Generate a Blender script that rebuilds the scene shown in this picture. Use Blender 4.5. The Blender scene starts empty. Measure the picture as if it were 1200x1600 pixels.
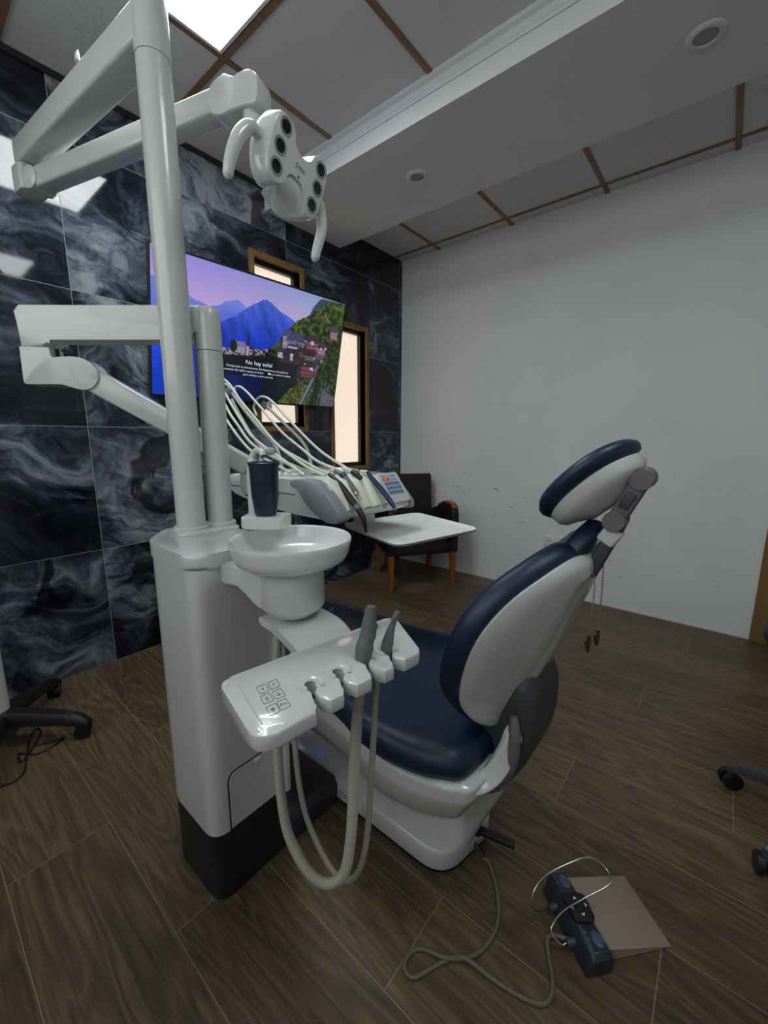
import bpy, bmesh, math, random
import numpy as np
from mathutils import Vector, Matrix
random.seed(7)
S = bpy.context.scene
COL = S.collection
PI = math.pi

# ------------------------------------------------------------------ camera
cam_d = bpy.data.cameras.new('camera'); cam = bpy.data.objects.new('camera', cam_d); COL.objects.link(cam)
YAW, PIT, ROL = 0.8794, 0.1787, 0.0027
fw = Vector((math.cos(PIT)*math.sin(YAW), math.cos(PIT)*math.cos(YAW), -math.sin(PIT)))
r0 = Vector((math.cos(YAW), -math.sin(YAW), 0)); u0 = r0.cross(fw)
rt = math.cos(ROL)*r0 + math.sin(ROL)*u0; up = -math.sin(ROL)*r0 + math.cos(ROL)*u0
cam.matrix_world = Matrix(((rt.x, up.x, -fw.x, -3.0719), (rt.y, up.y, -fw.y, -2.3435), (rt.z, up.z, -fw.z, 1.151), (0, 0, 0, 1)))
cam_d.sensor_fit = 'VERTICAL'; cam_d.sensor_height = 36; cam_d.lens = 36*641.07/1600
cam_d.clip_start = 0.02
S.camera = cam
# ------------------------------------------------------------------ world, exposure
w = bpy.data.worlds.new('world'); S.world = w; w.use_nodes = True
w.node_tree.nodes['Background'].inputs[0].default_value = (0.75, 0.85, 1, 1)
w.node_tree.nodes['Background'].inputs[1].default_value = 0.02
S.view_settings.view_transform = 'Standard'; S.view_settings.look = 'None'
S.view_settings.gamma = 1; S.view_settings.use_curve_mapping = False
S.view_settings.exposure = 0.42
PANEL_E = 13.0          # ceiling LED panels
LEFT_E = 1.7          # added side-light panel on the unseen left wall, framed as a window
WIN_E = 0.70           # frosted daylight glass

# ------------------------------------------------------------------ materials
def srgb(r, g, b):
    f = lambda c: (c/255/12.92 if c/255 <= 0.04045 else ((c/255+0.055)/1.055)**2.4)
    return (f(r), f(g), f(b), 1)
def mat(name, col, rough=0.5, metal=0, coat=0, emit=None, es=0, spec=0.5, noise=0, nscale=60):
    m = bpy.data.materials.new(name); m.use_nodes = True; nt = m.node_tree; b = nt.nodes['Principled BSDF']
    b.inputs['Base Color'].default_value = col if len(col) == 4 else (*col, 1)
    b.inputs['Roughness'].default_value = rough; b.inputs['Metallic'].default_value = metal
    b.inputs['Coat Weight'].default_value = coat; b.inputs['Specular IOR Level'].default_value = spec
    if emit: b.inputs['Emission Color'].default_value = emit; b.inputs['Emission Strength'].default_value = es
    if noise:
        tc = nt.nodes.new('ShaderNodeTexCoord'); n = nt.nodes.new('ShaderNodeTexNoise'); bp = nt.nodes.new('ShaderNodeBump')
        n.inputs['Scale'].default_value = nscale; n.inputs['Detail'].default_value = 6
        bp.inputs['Strength'].default_value = noise; bp.inputs['Distance'].default_value = 0.002
        nt.links.new(tc.outputs['Object'], n.inputs['Vector']); nt.links.new(n.outputs['Fac'], bp.inputs['Height'])
        nt.links.new(bp.outputs['Normal'], b.inputs['Normal'])
    return m
M = {}
M['white'] = mat('white_gloss_plastic', (0.64, 0.66, 0.645), 0.16, coat=0.5)
M['white_satin'] = mat('white_painted_metal', (0.60, 0.62, 0.585), 0.24, coat=0.3)
M['ceramic'] = mat('white_ceramic', (0.74, 0.76, 0.75), 0.12, coat=0.6)
M['tray'] = mat('white_tray_plastic', (0.76, 0.78, 0.76), 0.35)
M['navy'] = mat('navy_upholstery', srgb(17, 38, 64), 0.38, noise=0.25, nscale=500)
M['dgrey'] = mat('dark_grey_plastic', srgb(62, 66, 70), 0.45)
M['mgrey'] = mat('mid_grey_plastic', srgb(104, 105, 106), 0.45)
M['bgrey'] = mat('bluish_grey_plastic', srgb(142, 147, 151), 0.35)
M['rubber'] = mat('grey_rubber', srgb(104, 107, 108), 0.5)
M['black'] = mat('black_plastic', srgb(22, 23, 25), 0.45)
M['kick'] = mat('black_sheet_metal', srgb(30, 31, 33), 0.4)
M['navybox'] = mat('dark_blue_plastic', srgb(40, 46, 56), 0.38)
M['hose'] = mat('beige_grey_hose', srgb(166, 168, 152), 0.4)
M['hosew'] = mat('ivory_silicone_hose', srgb(205, 210, 198), 0.4)
M['ivory'] = mat('ivory_silicone_mat', srgb(226, 228, 205), 0.45)
M['cup'] = mat('dark_blue_plastic_cup', srgb(34, 40, 60), 0.32)
M['chrome'] = mat('chrome_steel', (0.6, 0.58, 0.55), 0.22, 1)
M['bead'] = mat('bead_metal', (0.42, 0.38, 0.33), 0.3, 1)
M['brass'] = mat('dark_tin', (0.10, 0.07, 0.05), 0.4, 0.7)
M['steel'] = mat('brushed_aluminium', srgb(176, 160, 146), 0.5, 0.35, noise=0.3, nscale=200)
M['ink'] = mat('black_ink', srgb(30, 34, 40), 0.5)
M['inkg'] = mat('grey_ink', srgb(90, 98, 105), 0.5)
M['blued'] = mat('blue_handpiece', srgb(32, 40, 84), 0.35)
M['bluekey'] = mat('light_blue_key', srgb(92, 112, 138), 0.5)
M['keypad'] = mat('pale_blue_membrane', srgb(176, 190, 206), 0.45)
M['bluebtn'] = mat('steel_blue_button', srgb(70, 92, 122), 0.4)
M['lens'] = mat('black_lens_glass', srgb(12, 12, 14), 0.08, coat=1)
M['ledd'] = mat('orange_led_display', srgb(70, 20, 5), 0.4, emit=srgb(230, 90, 30), es=0.25)
M['ledx'] = mat('orange_led_digits', srgb(230, 120, 60), 0.4, emit=srgb(255, 160, 90), es=0.7)
M['leather'] = mat('black_brown_leather', srgb(30, 22, 21), 0.45, noise=0.3, nscale=300)
M['cable'] = mat('grey_brown_cable', srgb(104, 98, 80), 0.5)
M['outlet'] = mat('white_socket_plastic', srgb(222, 223, 219), 0.35)
M['grille'] = mat('grey_speaker_grille', srgb(150, 150, 148), 0.7)
M['panel'] = mat('led_panel_diffuser', (0.9, 0.9, 0.9), 0.5, emit=(0.90, 0.96, 0.98, 1), es=PANEL_E)
M['panel2'] = mat('led_panel_diffuser_dim', (0.9, 0.9, 0.9), 0.5, emit=(0.90, 0.96, 0.98, 1), es=PANEL_E*0.6)
M['glass'] = mat('frosted_window_glass', (0.5, 0.45, 0.4), 0.5, emit=srgb(247, 226, 206), es=WIN_E)
M['sash'] = mat('black_window_sash', srgb(16, 16, 20), 0.4)

def node(nt, t, **k):
    n = nt.nodes.new(t)
    for a, b in k.items(): setattr(n, a, b)
    return n
def plaster(name, col, scale=90, strength=0.12, blotch=0.03):
    m = mat(name, col, 0.75); nt = m.node_tree; b = nt.nodes['Principled BSDF']; tc = node(nt, 'ShaderNodeTexCoord')
    n = node(nt, 'ShaderNodeTexNoise'); n.inputs['Scale'].default_value = scale; n.inputs['Detail'].default_value = 8
    n2 = node(nt, 'ShaderNodeTexNoise'); n2.inputs['Scale'].default_value = 2.3; n2.inputs['Detail'].default_value = 5
    mx = node(nt, 'ShaderNodeMix', data_type='RGBA'); mr = node(nt, 'ShaderNodeMapRange')
    mr.inputs['From Min'].default_value = 0.35; mr.inputs['From Max'].default_value = 0.65
    c = col[:3]; mx.inputs['A'].default_value = (*[x*(1-blotch) for x in c], 1); mx.inputs['B'].default_value = (*[x*(1+blotch) for x in c], 1)
    bp = node(nt, 'ShaderNodeBump'); bp.inputs['Strength'].default_value = strength; bp.inputs['Distance'].default_value = 0.003
    L = nt.links.new
    L(tc.outputs['Object'], n.inputs['Vector']); L(tc.outputs['Object'], n2.inputs['Vector']); L(n2.outputs['Fac'], mr.inputs['Value'])
    L(mr.outputs['Result'], mx.inputs['Factor']); L(mx.outputs['Result'], b.inputs['Base Color'])
    L(n.outputs['Fac'], bp.inputs['Height']); L(bp.outputs['Normal'], b.inputs['Normal'])
    return m
M['wall'] = plaster('white_wall_paint', (0.76, 0.775, 0.775))
def scuffs(m):
    nt = m.node_tree; b = nt.nodes['Principled BSDF']; L = nt.links.new; src = b.inputs['Base Color'].links[0].from_socket
    tc = node(nt, 'ShaderNodeTexCoord'); sp = node(nt, 'ShaderNodeSeparateXYZ'); L(tc.outputs['Object'], sp.inputs[0])
    mp = node(nt, 'ShaderNodeMapping'); mp.inputs['Scale'].default_value = (1, 14, 46); L(tc.outputs['Object'], mp.inputs['Vector'])
    n = node(nt, 'ShaderNodeTexNoise'); n.inputs['Detail'].default_value = 4; n.inputs['Scale'].default_value = 1.0; L(mp.outputs[0], n.inputs['Vector'])
    n2 = node(nt, 'ShaderNodeTexNoise'); n2.inputs['Scale'].default_value = 2.1; L(tc.outputs['Object'], n2.inputs['Vector'])
    def mr(src_, a, b_):
        r = node(nt, 'ShaderNodeMapRange'); r.inputs['From Min'].default_value = a; r.inputs['From Max'].default_value = b_; L(src_, r.inputs['Value']); return r.outputs['Result']
    def mul(a, b_): q = node(nt, 'ShaderNodeMath', operation='MULTIPLY'); L(a, q.inputs[0]); L(b_, q.inputs[1]); return q.outputs[0]
    k = mul(mul(mr(n.outputs['Fac'], 0.66, 0.70), mr(n2.outputs['Fac'], 0.52, 0.6)), mul(mr(sp.outputs[2], 1.0, 0.85), mr(sp.outputs[2], 0.05, 0.2)))
    mx = node(nt, 'ShaderNodeMix', data_type='RGBA'); L(k, mx.inputs['Factor']); L(src, mx.inputs['A']); mx.inputs['B'].default_value = srgb(140, 140, 136)
    L(mx.outputs['Result'], b.inputs['Base Color'])
scuffs(M["wall"])
M['ceil'] = plaster('textured_ceiling_board', (0.64, 0.64, 0.635), 160, 0.5, 0.02)
M['bulk'] = plaster('bulkhead_paint', (0.68, 0.685, 0.68), 120, 0.2, 0.02)

def wood(name, c1, c2, rough=0.45, axis='Z', scale=1.0):
    m = mat(name, c1, rough); nt = m.node_tree; b = nt.nodes['Principled BSDF']; L = nt.links.new
    tc = node(nt, 'ShaderNodeTexCoord'); mp = node(nt, 'ShaderNodeMapping')
    s = {'X': (3, 45, 45), 'Y': (45, 3, 45), 'Z': (45, 45, 3)}[axis]; mp.inputs['Scale'].default_value = [v*scale for v in s]
    n = node(nt, 'ShaderNodeTexNoise'); n.inputs['Scale'].default_value = 1; n.inputs['Detail'].default_value = 6; n.inputs['Distortion'].default_value = 0.6
    cr = node(nt, 'ShaderNodeValToRGB'); cr.color_ramp.elements[0].position = 0.3; cr.color_ramp.elements[1].position = 0.7
    cr.color_ramp.elements[0].color = c1; cr.color_ramp.elements[1].color = c2
    L(tc.outputs['Object'], mp.inputs['Vector']); L(mp.outputs['Vector'], n.inputs['Vector']); L(n.outputs['Fac'], cr.inputs['Fac']); L(cr.outputs['Color'], b.inputs['Base Color'])
    return m
M['oak'] = wood('oak_frame', srgb(118, 88, 48), srgb(146, 112, 66), axis='Z')
M['oakdoor'] = wood('oak_door_frame', srgb(128, 98, 54), srgb(146, 114, 66), axis='Z')
M['strip'] = wood('walnut_ceiling_strip', srgb(112, 82, 58), srgb(146, 112, 80), axis='X')
M['cherry'] = wood('cherry_chair_wood', srgb(124, 66, 30), srgb(156, 88, 44), 0.35, 'Z')
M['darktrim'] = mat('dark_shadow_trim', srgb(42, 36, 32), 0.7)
M['caulk'] = mat('white_caulk_line', srgb(200, 196, 186), 0.6)

def marble():
    m = mat('navy_marble_tile', (0.05, 0.06, 0.08), 0.16, coat=0.0, spec=0.5); nt = m.node_tree; b = nt.nodes['Principled BSDF']; L = nt.links.new
    tc = node(nt, 'ShaderNodeTexCoord'); sp = node(nt, 'ShaderNodeSeparateXYZ'); L(tc.outputs['Object'], sp.inputs[0])
    def math_(op, a, bb=None):
        n = node(nt, 'ShaderNodeMath', operation=op)
        for i, v in enumerate((a, bb)):
            if v is None: continue
            if isinstance(v, (int, float)): n.inputs[i].default_value = v
            else: L(v, n.inputs[i])
        return n.outputs[0]
    tx = math_('DIVIDE', math_('ADD', sp.outputs[0], 2.44+12), 1.2); tz = math_('DIVIDE', sp.outputs[2], 0.6)
    ix = math_('FLOOR', tx); iz = math_('FLOOR', tz); fx = math_('FRACT', tx); fz = math_('FRACT', tz)
    cmb = node(nt, 'ShaderNodeCombineXYZ'); L(ix, cmb.inputs[0]); L(iz, cmb.inputs[2])
    wn = node(nt, 'ShaderNodeTexWhiteNoise'); L(cmb.outputs[0], wn.inputs['Vector'])
    off = node(nt, 'ShaderNodeVectorMath', operation='SCALE'); L(wn.outputs['Color'], off.inputs[0]); off.inputs['Scale'].default_value = 37
    ad = node(nt, 'ShaderNodeVectorMath', operation='ADD'); L(tc.outputs['Object'], ad.inputs[0]); L(off.outputs[0], ad.inputs[1])
    # domain warp
    n1 = node(nt, 'ShaderNodeTexNoise'); n1.inputs['Scale'].default_value = 1.5; n1.inputs['Detail'].default_value = 3; L(ad.outputs[0], n1.inputs['Vector'])
    sb = node(nt, 'ShaderNodeVectorMath', operation='SUBTRACT'); L(n1.outputs['Color'], sb.inputs[0]); sb.inputs[1].default_value = (0.5, 0.5, 0.5)
    sc = node(nt, 'ShaderNodeVectorMath', operation='SCALE'); L(sb.outputs[0], sc.inputs[0]); sc.inputs['Scale'].default_value = 1.0
    a2 = node(nt, 'ShaderNodeVectorMath', operation='ADD'); L(ad.outputs[0], a2.inputs[0]); L(sc.outputs[0], a2.inputs[1])
    n2 = node(nt, 'ShaderNodeTexNoise'); n2.inputs['Scale'].default_value = 1.5; n2.inputs['Detail'].default_value = 10; n2.inputs['Roughness'].default_value = 0.62; n2.inputs['Distortion'].default_value = 0.5
    L(a2.outputs[0], n2.inputs['Vector'])
    mp = node(nt, 'ShaderNodeMapping'); mp.inputs['Scale'].default_value = (3.2, 3.2, 15); mp.inputs['Rotation'].default_value = (0, 0.5, 0); L(a2.outputs[0], mp.inputs['Vector'])
    n3 = node(nt, 'ShaderNodeTexNoise'); n3.inputs['Scale'].default_value = 1.0; n3.inputs['Detail'].default_value = 9; n3.inputs['Roughness'].default_value = 0.6; n3.inputs['Distortion'].default_value = 0.7; L(mp.outputs[0], n3.inputs['Vector'])
    n4 = node(nt, 'ShaderNodeTexNoise'); n4.inputs['Scale'].default_value = 1.25; n4.inputs['Detail'].default_value = 7; n4.inputs['Distortion'].default_value = 1.6; L(a2.outputs[0], n4.inputs['Vector'])
    t1 = math_('MULTIPLY', math_('SUBTRACT', wn.outputs['Value'], 0.5), 0.13)
    n5 = node(nt, 'ShaderNodeTexNoise'); n5.inputs['Scale'].default_value = 34; n5.inputs['Detail'].default_value = 5; L(a2.outputs[0], n5.inputs['Vector'])
    t1 = math_('ADD', t1, math_('MULTIPLY', math_('SUBTRACT', n5.outputs['Fac'], 0.5), 0.17))
    v = math_('ADD', math_('ADD', n2.outputs['Fac'], t1), math_('MULTIPLY', math_('SUBTRACT', n3.outputs['Fac'], 0.5), 0.60))
    cr = node(nt, 'ShaderNodeValToRGB'); e = cr.color_ramp.elements
    e[0].position = 0.34; e[0].color = srgb(15, 18, 26); e[1].position = 0.74; e[1].color = srgb(146, 152, 160)
    for p, c in ((0.455, (27, 33, 44)), (0.53, (48, 56, 68)), (0.60, (80, 88, 101))):
        q = e.new(p); q.color = srgb(*c)
    L(v, cr.inputs['Fac'])
    dk = node(nt, 'ShaderNodeMapRange'); dk.inputs['From Min'].default_value = 0.555; dk.inputs['From Max'].default_value = 0.585; L(n4.outputs['Fac'], dk.inputs['Value'])
    dm = node(nt, 'ShaderNodeMix', data_type='RGBA', blend_type='MULTIPLY'); L(dk.outputs['Result'], dm.inputs['Factor']); L(cr.outputs['Color'], dm.inputs['A']); dm.inputs['B'].default_value = (0.2, 0.19, 0.22, 1)
    # grout
    gx = math_('LESS_THAN', math_('MULTIPLY', math_('MINIMUM', fx, math_('SUBTRACT', 1.0, fx)), 1.2), 0.0014)
    gz = math_('LESS_THAN', math_('MULTIPLY', math_('MINIMUM', fz, math_('SUBTRACT', 1.0, fz)), 0.6), 0.0014)
    g = math_('MAXIMUM', gx, gz)
    mx = node(nt, 'ShaderNodeMix', data_type='RGBA'); L(g, mx.inputs['Factor']); L(dm.outputs['Result'], mx.inputs['A']); mx.inputs['B'].default_value = srgb(132, 138, 146)
    L(mx.outputs['Result'], b.inputs['Base Color'])
    L(math_('ADD', 0.05, math_('MULTIPLY', g, 0.5)), b.inputs['Roughness'])
    nb = node(nt, 'ShaderNodeTexNoise'); nb.inputs['Scale'].default_value = 60; nb.inputs['Detail'].default_value = 3; L(tc.outputs['Object'], nb.inputs['Vector'])
    bp = node(nt, 'ShaderNodeBump'); bp.inputs['Strength'].default_value = 0.015; bp.inputs['Distance'].default_value = 0.001
    L(math_('ADD', nb.outputs['Fac'], math_('MULTIPLY', g, -2.0)), bp.inputs['Height']); L(bp.outputs['Normal'], b.inputs['Normal'])
    return m
M['marble'] = marble()

def floor_mat():
    m = mat('wood_plank_tile', (0.1, 0.08, 0.05), 0.42); nt = m.node_tree; b = nt.nodes['Principled BSDF']; L = nt.links.new
    tc = node(nt, 'ShaderNodeTexCoord'); sp = node(nt, 'ShaderNodeSeparateXYZ'); L(tc.outputs['Object'], sp.inputs[0])
    def math_(op, a, bb=None):
        n = node(nt, 'ShaderNodeMath', operation=op)
        for i, v in enumerate((a, bb)):
            if v is None: continue
            if isinstance(v, (int, float)): n.inputs[i].default_value = v
            else: L(v, n.inputs[i])
        return n.outputs[0]
    W = 0.2355
    tx = math_('DIVIDE', math_('ADD', sp.outputs[0], 2.551+W*20), W); ix = math_('FLOOR', tx); fx = math_('FRACT', tx)
    # joint shift: column 19 joint at -0.273, column 18 at -1.03 ; step of about 0.757
    sh = math_('MULTIPLY', math_('SUBTRACT', ix, 19), 0.757)
    ty = math_('DIVIDE', math_('ADD', math_('ADD', sp.outputs[1], 0.273+24), math_('MULTIPLY', sh, -1.0)), 1.2)
    iy = math_('FLOOR', ty); fy = math_('FRACT', ty)
    cmb = node(nt, 'ShaderNodeCombineXYZ'); L(ix, cmb.inputs[0]); L(iy, cmb.inputs[1])
    wn = node(nt, 'ShaderNodeTexWhiteNoise'); L(cmb.outputs[0], wn.inputs['Vector'])
    off = node(nt, 'ShaderNodeVectorMath', operation='SCALE'); L(wn.outputs['Color'], off.inputs[0]); off.inputs['Scale'].default_value = 53
    ad = node(nt, 'ShaderNodeVectorMath', operation='ADD'); L(tc.outputs['Object'], ad.inputs[0]); L(off.outputs[0], ad.inputs[1])
    mp = node(nt, 'ShaderNodeMapping'); mp.inputs['Scale'].default_value = (9, 1.1, 1); L(ad.outputs[0], mp.inputs['Vector'])
    n1 = node(nt, 'ShaderNodeTexNoise'); n1.inputs['Scale'].default_value = 1.0; n1.inputs['Detail'].default_value = 2; n1.inputs['Distortion'].default_value = 0.5; L(mp.outputs[0], n1.inputs['Vector'])
    rings = math_('FRACT', math_('MULTIPLY', n1.outputs['Fac'], 13.0))
    rings = math_('ABSOLUTE', math_('SUBTRACT', rings, 0.5))
    mp2 = node(nt, 'ShaderNodeMapping'); mp2.inputs['Scale'].default_value = (150, 5, 1); L(ad.outputs[0], mp2.inputs['Vector'])
    n2 = node(nt, 'ShaderNodeTexNoise'); n2.inputs['Scale'].default_value = 1.0; n2.inputs['Detail'].default_value = 5; L(mp2.outputs[0], n2.inputs['Vector'])
    v = math_('ADD', math_('MULTIPLY', rings, 0.55), math_('MULTIPLY', n2.outputs['Fac'], 0.75))
    v = math_('ADD', v, math_('MULTIPLY', math_('SUBTRACT', wn.outputs['Value'], 0.5), 0.22))
    cr = node(nt, 'ShaderNodeValToRGB'); e = cr.color_ramp.elements
    e[0].position = 0.2; e[0].color = srgb(62, 50, 35); e[1].position = 0.85; e[1].color = srgb(122, 104, 78)
    q = e.new(0.5); q.color = srgb(92, 76, 54)
    L(v, cr.inputs['Fac'])
    gx = math_('LESS_THAN', math_('MULTIPLY', math_('MINIMUM', fx, math_('SUBTRACT', 1.0, fx)), W), 0.0010)
    gy = math_('LESS_THAN', math_('MULTIPLY', math_('MINIMUM', fy, math_('SUBTRACT', 1.0, fy)), 1.2), 0.0010)
    g = math_('MAXIMUM', gx, gy)
    mx = node(nt, 'ShaderNodeMix', data_type='RGBA'); L(g, mx.inputs['Factor']); L(cr.outputs['Color'], mx.inputs['A']); mx.inputs['B'].default_value = srgb(142, 130, 106)
    L(mx.outputs['Result'], b.inputs['Base Color'])
    bp = node(nt, 'ShaderNodeBump'); bp.inputs['Strength'].default_value = 0.25; bp.inputs['Distance'].default_value = 0.0015
    L(v, bp.inputs['Height']); L(bp.outputs['Normal'], b.inputs['Normal'])
    return m
M['floor'] = floor_mat()

# ------------------------------------------------------------------ mesh helpers
def V(*a): return Vector(a)
def bb_new(): return bmesh.new()
def add_box(bm, c, s, bev=0, seg=2, R=None):
    """box centre c, full size s, optional rotation matrix R (3x3 about its centre)"""
    m = Matrix.Translation(c) @ ((R.to_4x4() if R else Matrix.Identity(4))) @ Matrix.Diagonal((*s, 1))
    r = bmesh.ops.create_cube(bm, size=1, matrix=m)
    if bev:
        es = list({e for v in r['verts'] for e in v.link_edges})
        bmesh.ops.bevel(bm, geom=es, offset=bev, segments=seg, profile=0.5, affect='EDGES', clamp_overlap=True)
def add_minmax(bm, a, b, bev=0, seg=2):
    add_box(bm, [(a[i]+b[i])/2 for i in range(3)], [abs(b[i]-a[i]) for i in range(3)], bev, seg)
def add_prism(bm, poly, o, u, v, w, d0, d1, bev=0, seg=2, bevtop=True):
    """polygon in (u,v) from origin o, extruded along w from d0 to d1"""
    o, u, v, w = Vector(o), Vector(u), Vector(v), Vector(w)
    A = [bm.verts.new(o+u*p[0]+v*p[1]+w*d0) for p in poly]; B = [bm.verts.new(o+u*p[0]+v*p[1]+w*d1) for p in poly]
    n = len(poly); f0 = bm.faces.new(A[::-1]); f1 = bm.faces.new(B)
    side = [bm.faces.new((A[i], A[(i+1) % n], B[(i+1) % n], B[i])) for i in range(n)]
    if bev:
        es = list(f1.edges) + (list(f0.edges) if bevtop else [])
        bmesh.ops.bevel(bm, geom=es, offset=bev, segments=seg, profile=0.5, affect='EDGES', clamp_overlap=True)
    bmesh.ops.recalc_face_normals(bm, faces=bm.faces)
def loft(bm, rings, cap=True, closed=True):
    vs = [[bm.verts.new(p) for p in r] for r in rings]
    n = len(rings[0])
    for a, b in zip(vs[:-1], vs[1:]):
        for i in range(n if closed else n-1):
            bm.faces.new((a[i], a[(i+1) % n], b[(i+1) % n], b[i]))
    if cap and closed:
        bm.faces.new(vs[0][::-1]); bm.faces.new(vs[-1])
    bmesh.ops.recalc_face_normals(bm, faces=bm.faces)
def lathe(bm, prof, c=(0, 0, 0), axis=(0, 0, 1), n=40, cap=True):
    ax = Vector(axis).normalized(); q = ax.to_track_quat('Z', 'Y'); c = Vector(c)
    loft(bm, [[c + q @ Vector((r*math.cos(2*PI*i/n), r*math.sin(2*PI*i/n), h)) for i in range(n)] for r, h in prof], cap)
def smooth(pts, per=8, closed=False):
    P = [Vector(p) for p in pts]; out = []
    n = len(P)
    for i in range(n-1 if not closed else n):
        p0 = P[i-1] if (i > 0 or closed) else P[0]*2-P[1]; p1 = P[i]; p2 = P[(i+1) % n]; p3 = P[(i+2) % n] if (i+2 < n or closed) else P[-1]*2-P[-2]
        for k in range(per):
            t = k/per
            out.append(0.5*((2*p1)+(p2-p0)*t+(2*p0-5*p1+4*p2-p3)*t*t+(-p0+3*p1-3*p2+p3)*t**3))
    if not closed: out.append(P[-1])
    return out
def resample(P, step):
    out = [P[0]]; acc = 0
    for a, b in zip(P[:-1], P[1:]):
        L = (b-a).length
        while acc + L >= step:
            t = (step-acc)/L; a = a.lerp(b, t); out.append(a.copy()); L = (b-a).length; acc = 0
        acc += L
    return out
def tube(bm, P, r, n=12, cap=True, closed=False):
    """sweep along P; r number or list"""
    P = [Vector(p) for p in P]; N = len(P); rr = r if isinstance(r, (list, tuple)) else [r]*N
    T = []
    for i in range(N):
        a = P[i-1] if (i > 0 or closed) else P[i]; b = P[(i+1) % N] if (i < N-1 or closed) else P[i]
        T.append((b-a).normalized())
    x = T[0].orthogonal().normalized(); rings = []
    for i in range(N):
        x = (x - T[i]*x.dot(T[i])).normalized(); y = T[i].cross(x)
        rings.append([P[i] + (x*math.cos(2*PI*k/n)+y*math.sin(2*PI*k/n))*rr[i] for k in range(n)])
    if closed: rings.append(rings[0]); loft(bm, rings, False); bmesh.ops.remove_doubles(bm, verts=bm.verts, dist=1e-6)
    else: loft(bm, rings, cap)
def corrugated(bm, pts, r, pitch=0.0032, n=14, amp=0.09):
    P = resample(smooth(pts, 24), pitch/2)
    tube(bm, P, [r*(1 if i % 2 else 1-amp) for i in range(len(P))], n)
def beam(bm, p0, p1, w, h, bev=0.006, up_=(0, 0, 1), w1=None, h1=None):
    p0, p1 = Vector(p0), Vector(p1); d = (p1-p0).normalized(); s = d.cross(Vector(up_)).normalized(); u = s.cross(d)
    w1 = w if w1 is None else w1; h1 = h if h1 is None else h1
    def ring(c, ww, hh):
        out = []
        for sx, sy in ((1, 1), (-1, 1), (-1, -1), (1, -1)):
            out.append((c, sx*ww/2, sy*hh/2))
        return out
    A = [bm.verts.new(c+s*a+u*b) for c, a, b in ring(p0, w, h)]; B = [bm.verts.new(c+s*a+u*b) for c, a, b in ring(p1, w1, h1)]
    fs = [bm.faces.new(A[::-1]), bm.faces.new(B)] + [bm.faces.new((A[i], A[(i+1) % 4], B[(i+1) % 4], B[i])) for i in range(4)]
    if bev: bmesh.ops.bevel(bm, geom=list({e for f in fs for e in f.edges}), offset=bev, segments=3, profile=0.5, affect='EDGES')
    bmesh.ops.recalc_face_normals(bm, faces=bm.faces)
def rpoly(pts, rad, seg=6):
    """round the corners of a 2-D polygon; rad number or list"""
    out = []; n = len(pts)
    for i in range(n):
        p = Vector(pts[i]).to_2d() if len(pts[i]) == 2 else Vector(pts[i][:2]); a = Vector(pts[i-1][:2]); b = Vector(pts[(i+1) % n][:2])
        r = rad[i] if isinstance(rad, (list, tuple)) else rad
        da = (a-p); db = (b-p); r = min(r, da.length*0.49, db.length*0.49)
        if r <= 0: out.append(tuple(p)); continue
        s = p+da.normalized()*r; e = p+db.normalized()*r
        for k in range(seg+1):
            t = k/seg; q = s*(1-t)**2 + p*2*t*(1-t) + e*t*t; out.append(tuple(q))
    return out
def text_into(bm, txt, size, o, u, v, extr=0.0002, align='CENTER', spacing=1.0):
    cu = bpy.data.curves.new('lettering', 'FONT'); cu.body = txt; cu.size = size; cu.align_x = align; cu.align_y = 'CENTER'; cu.extrude = extr; cu.space_line = spacing; cu.resolution_u = 3; cu.offset = -0.012*size
    ob = bpy.data.objects.new('lettering', cu); COL.objects.link(ob)
    me = bpy.data.meshes.new_from_object(ob.evaluated_get(bpy.context.evaluated_depsgraph_get()))
    u, v = Vector(u).normalized(), Vector(v).normalized(); w_ = u.cross(v); o = Vector(o)
    R = Matrix((u, v, w_)).transposed().to_4x4(); R.translation = o; me.transform(R)
    bm.from_mesh(me); bpy.data.meshes.remove(me); bpy.data.objects.remove(ob); bpy.data.curves.remove(cu)

def origin_of(p):
    o = Vector((0, 0, 0))
    while p is not None: o += p.location; p = p.parent
    return o
def obj(name, bm, m, parent=None, label=None, smooth_deg=40, sub=0, at=None):
    me = bpy.data.meshes.new(name)
    cs = [v.co for v in bm.verts]
    c = Vector([(min(p[i] for p in cs)+max(p[i] for p in cs))/2 for i in range(3)]) if at is None else Vector(at)
    for v in bm.verts: v.co -= c
    bm.to_mesh(me); bm.free()
    ms = m if isinstance(m, (list, tuple)) else [m]
    for x in ms: me.materials.append(x)
    me.shade_smooth(); me.set_sharp_from_angle(angle=math.radians(smooth_deg))
    o = bpy.data.objects.new(name, me); COL.objects.link(o)
    if sub: s = o.modifiers.new('s', 'SUBSURF'); s.levels = sub; s.render_levels = sub
    if parent is not None:
        o.parent = parent; o.location = c - origin_of(parent)
    else: o.location = c
    if label: o['label'] = label
    return o
def thing(name, label, cat, loc, group=None):
    o = bpy.data.objects.new(name, None); COL.objects.link(o); o.location = loc; o.empty_display_size = 0.05
    o['label'] = label; o['category'] = cat
    if group: o['group'] = group
    return o
def tag(o, label, cat, group=None):
    o['label'] = label; o['category'] = cat
    if group: o['group'] = group
    return o
def struct(name, bm, m, parent=None, at=(0, 0, 0), deg=30):
    o = obj(name, bm, m, parent, smooth_deg=deg, at=at)
    o['kind'] = 'structure'
    return o

# ================================================================== ROOM
ZC = 2.647; XL = -4.3; YB = -4.6
bm = bb_new(); add_minmax(bm, (XL, YB, -0.06), (0.12, 0.2, 0)); struct('floor', bm, M['floor'])
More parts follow.
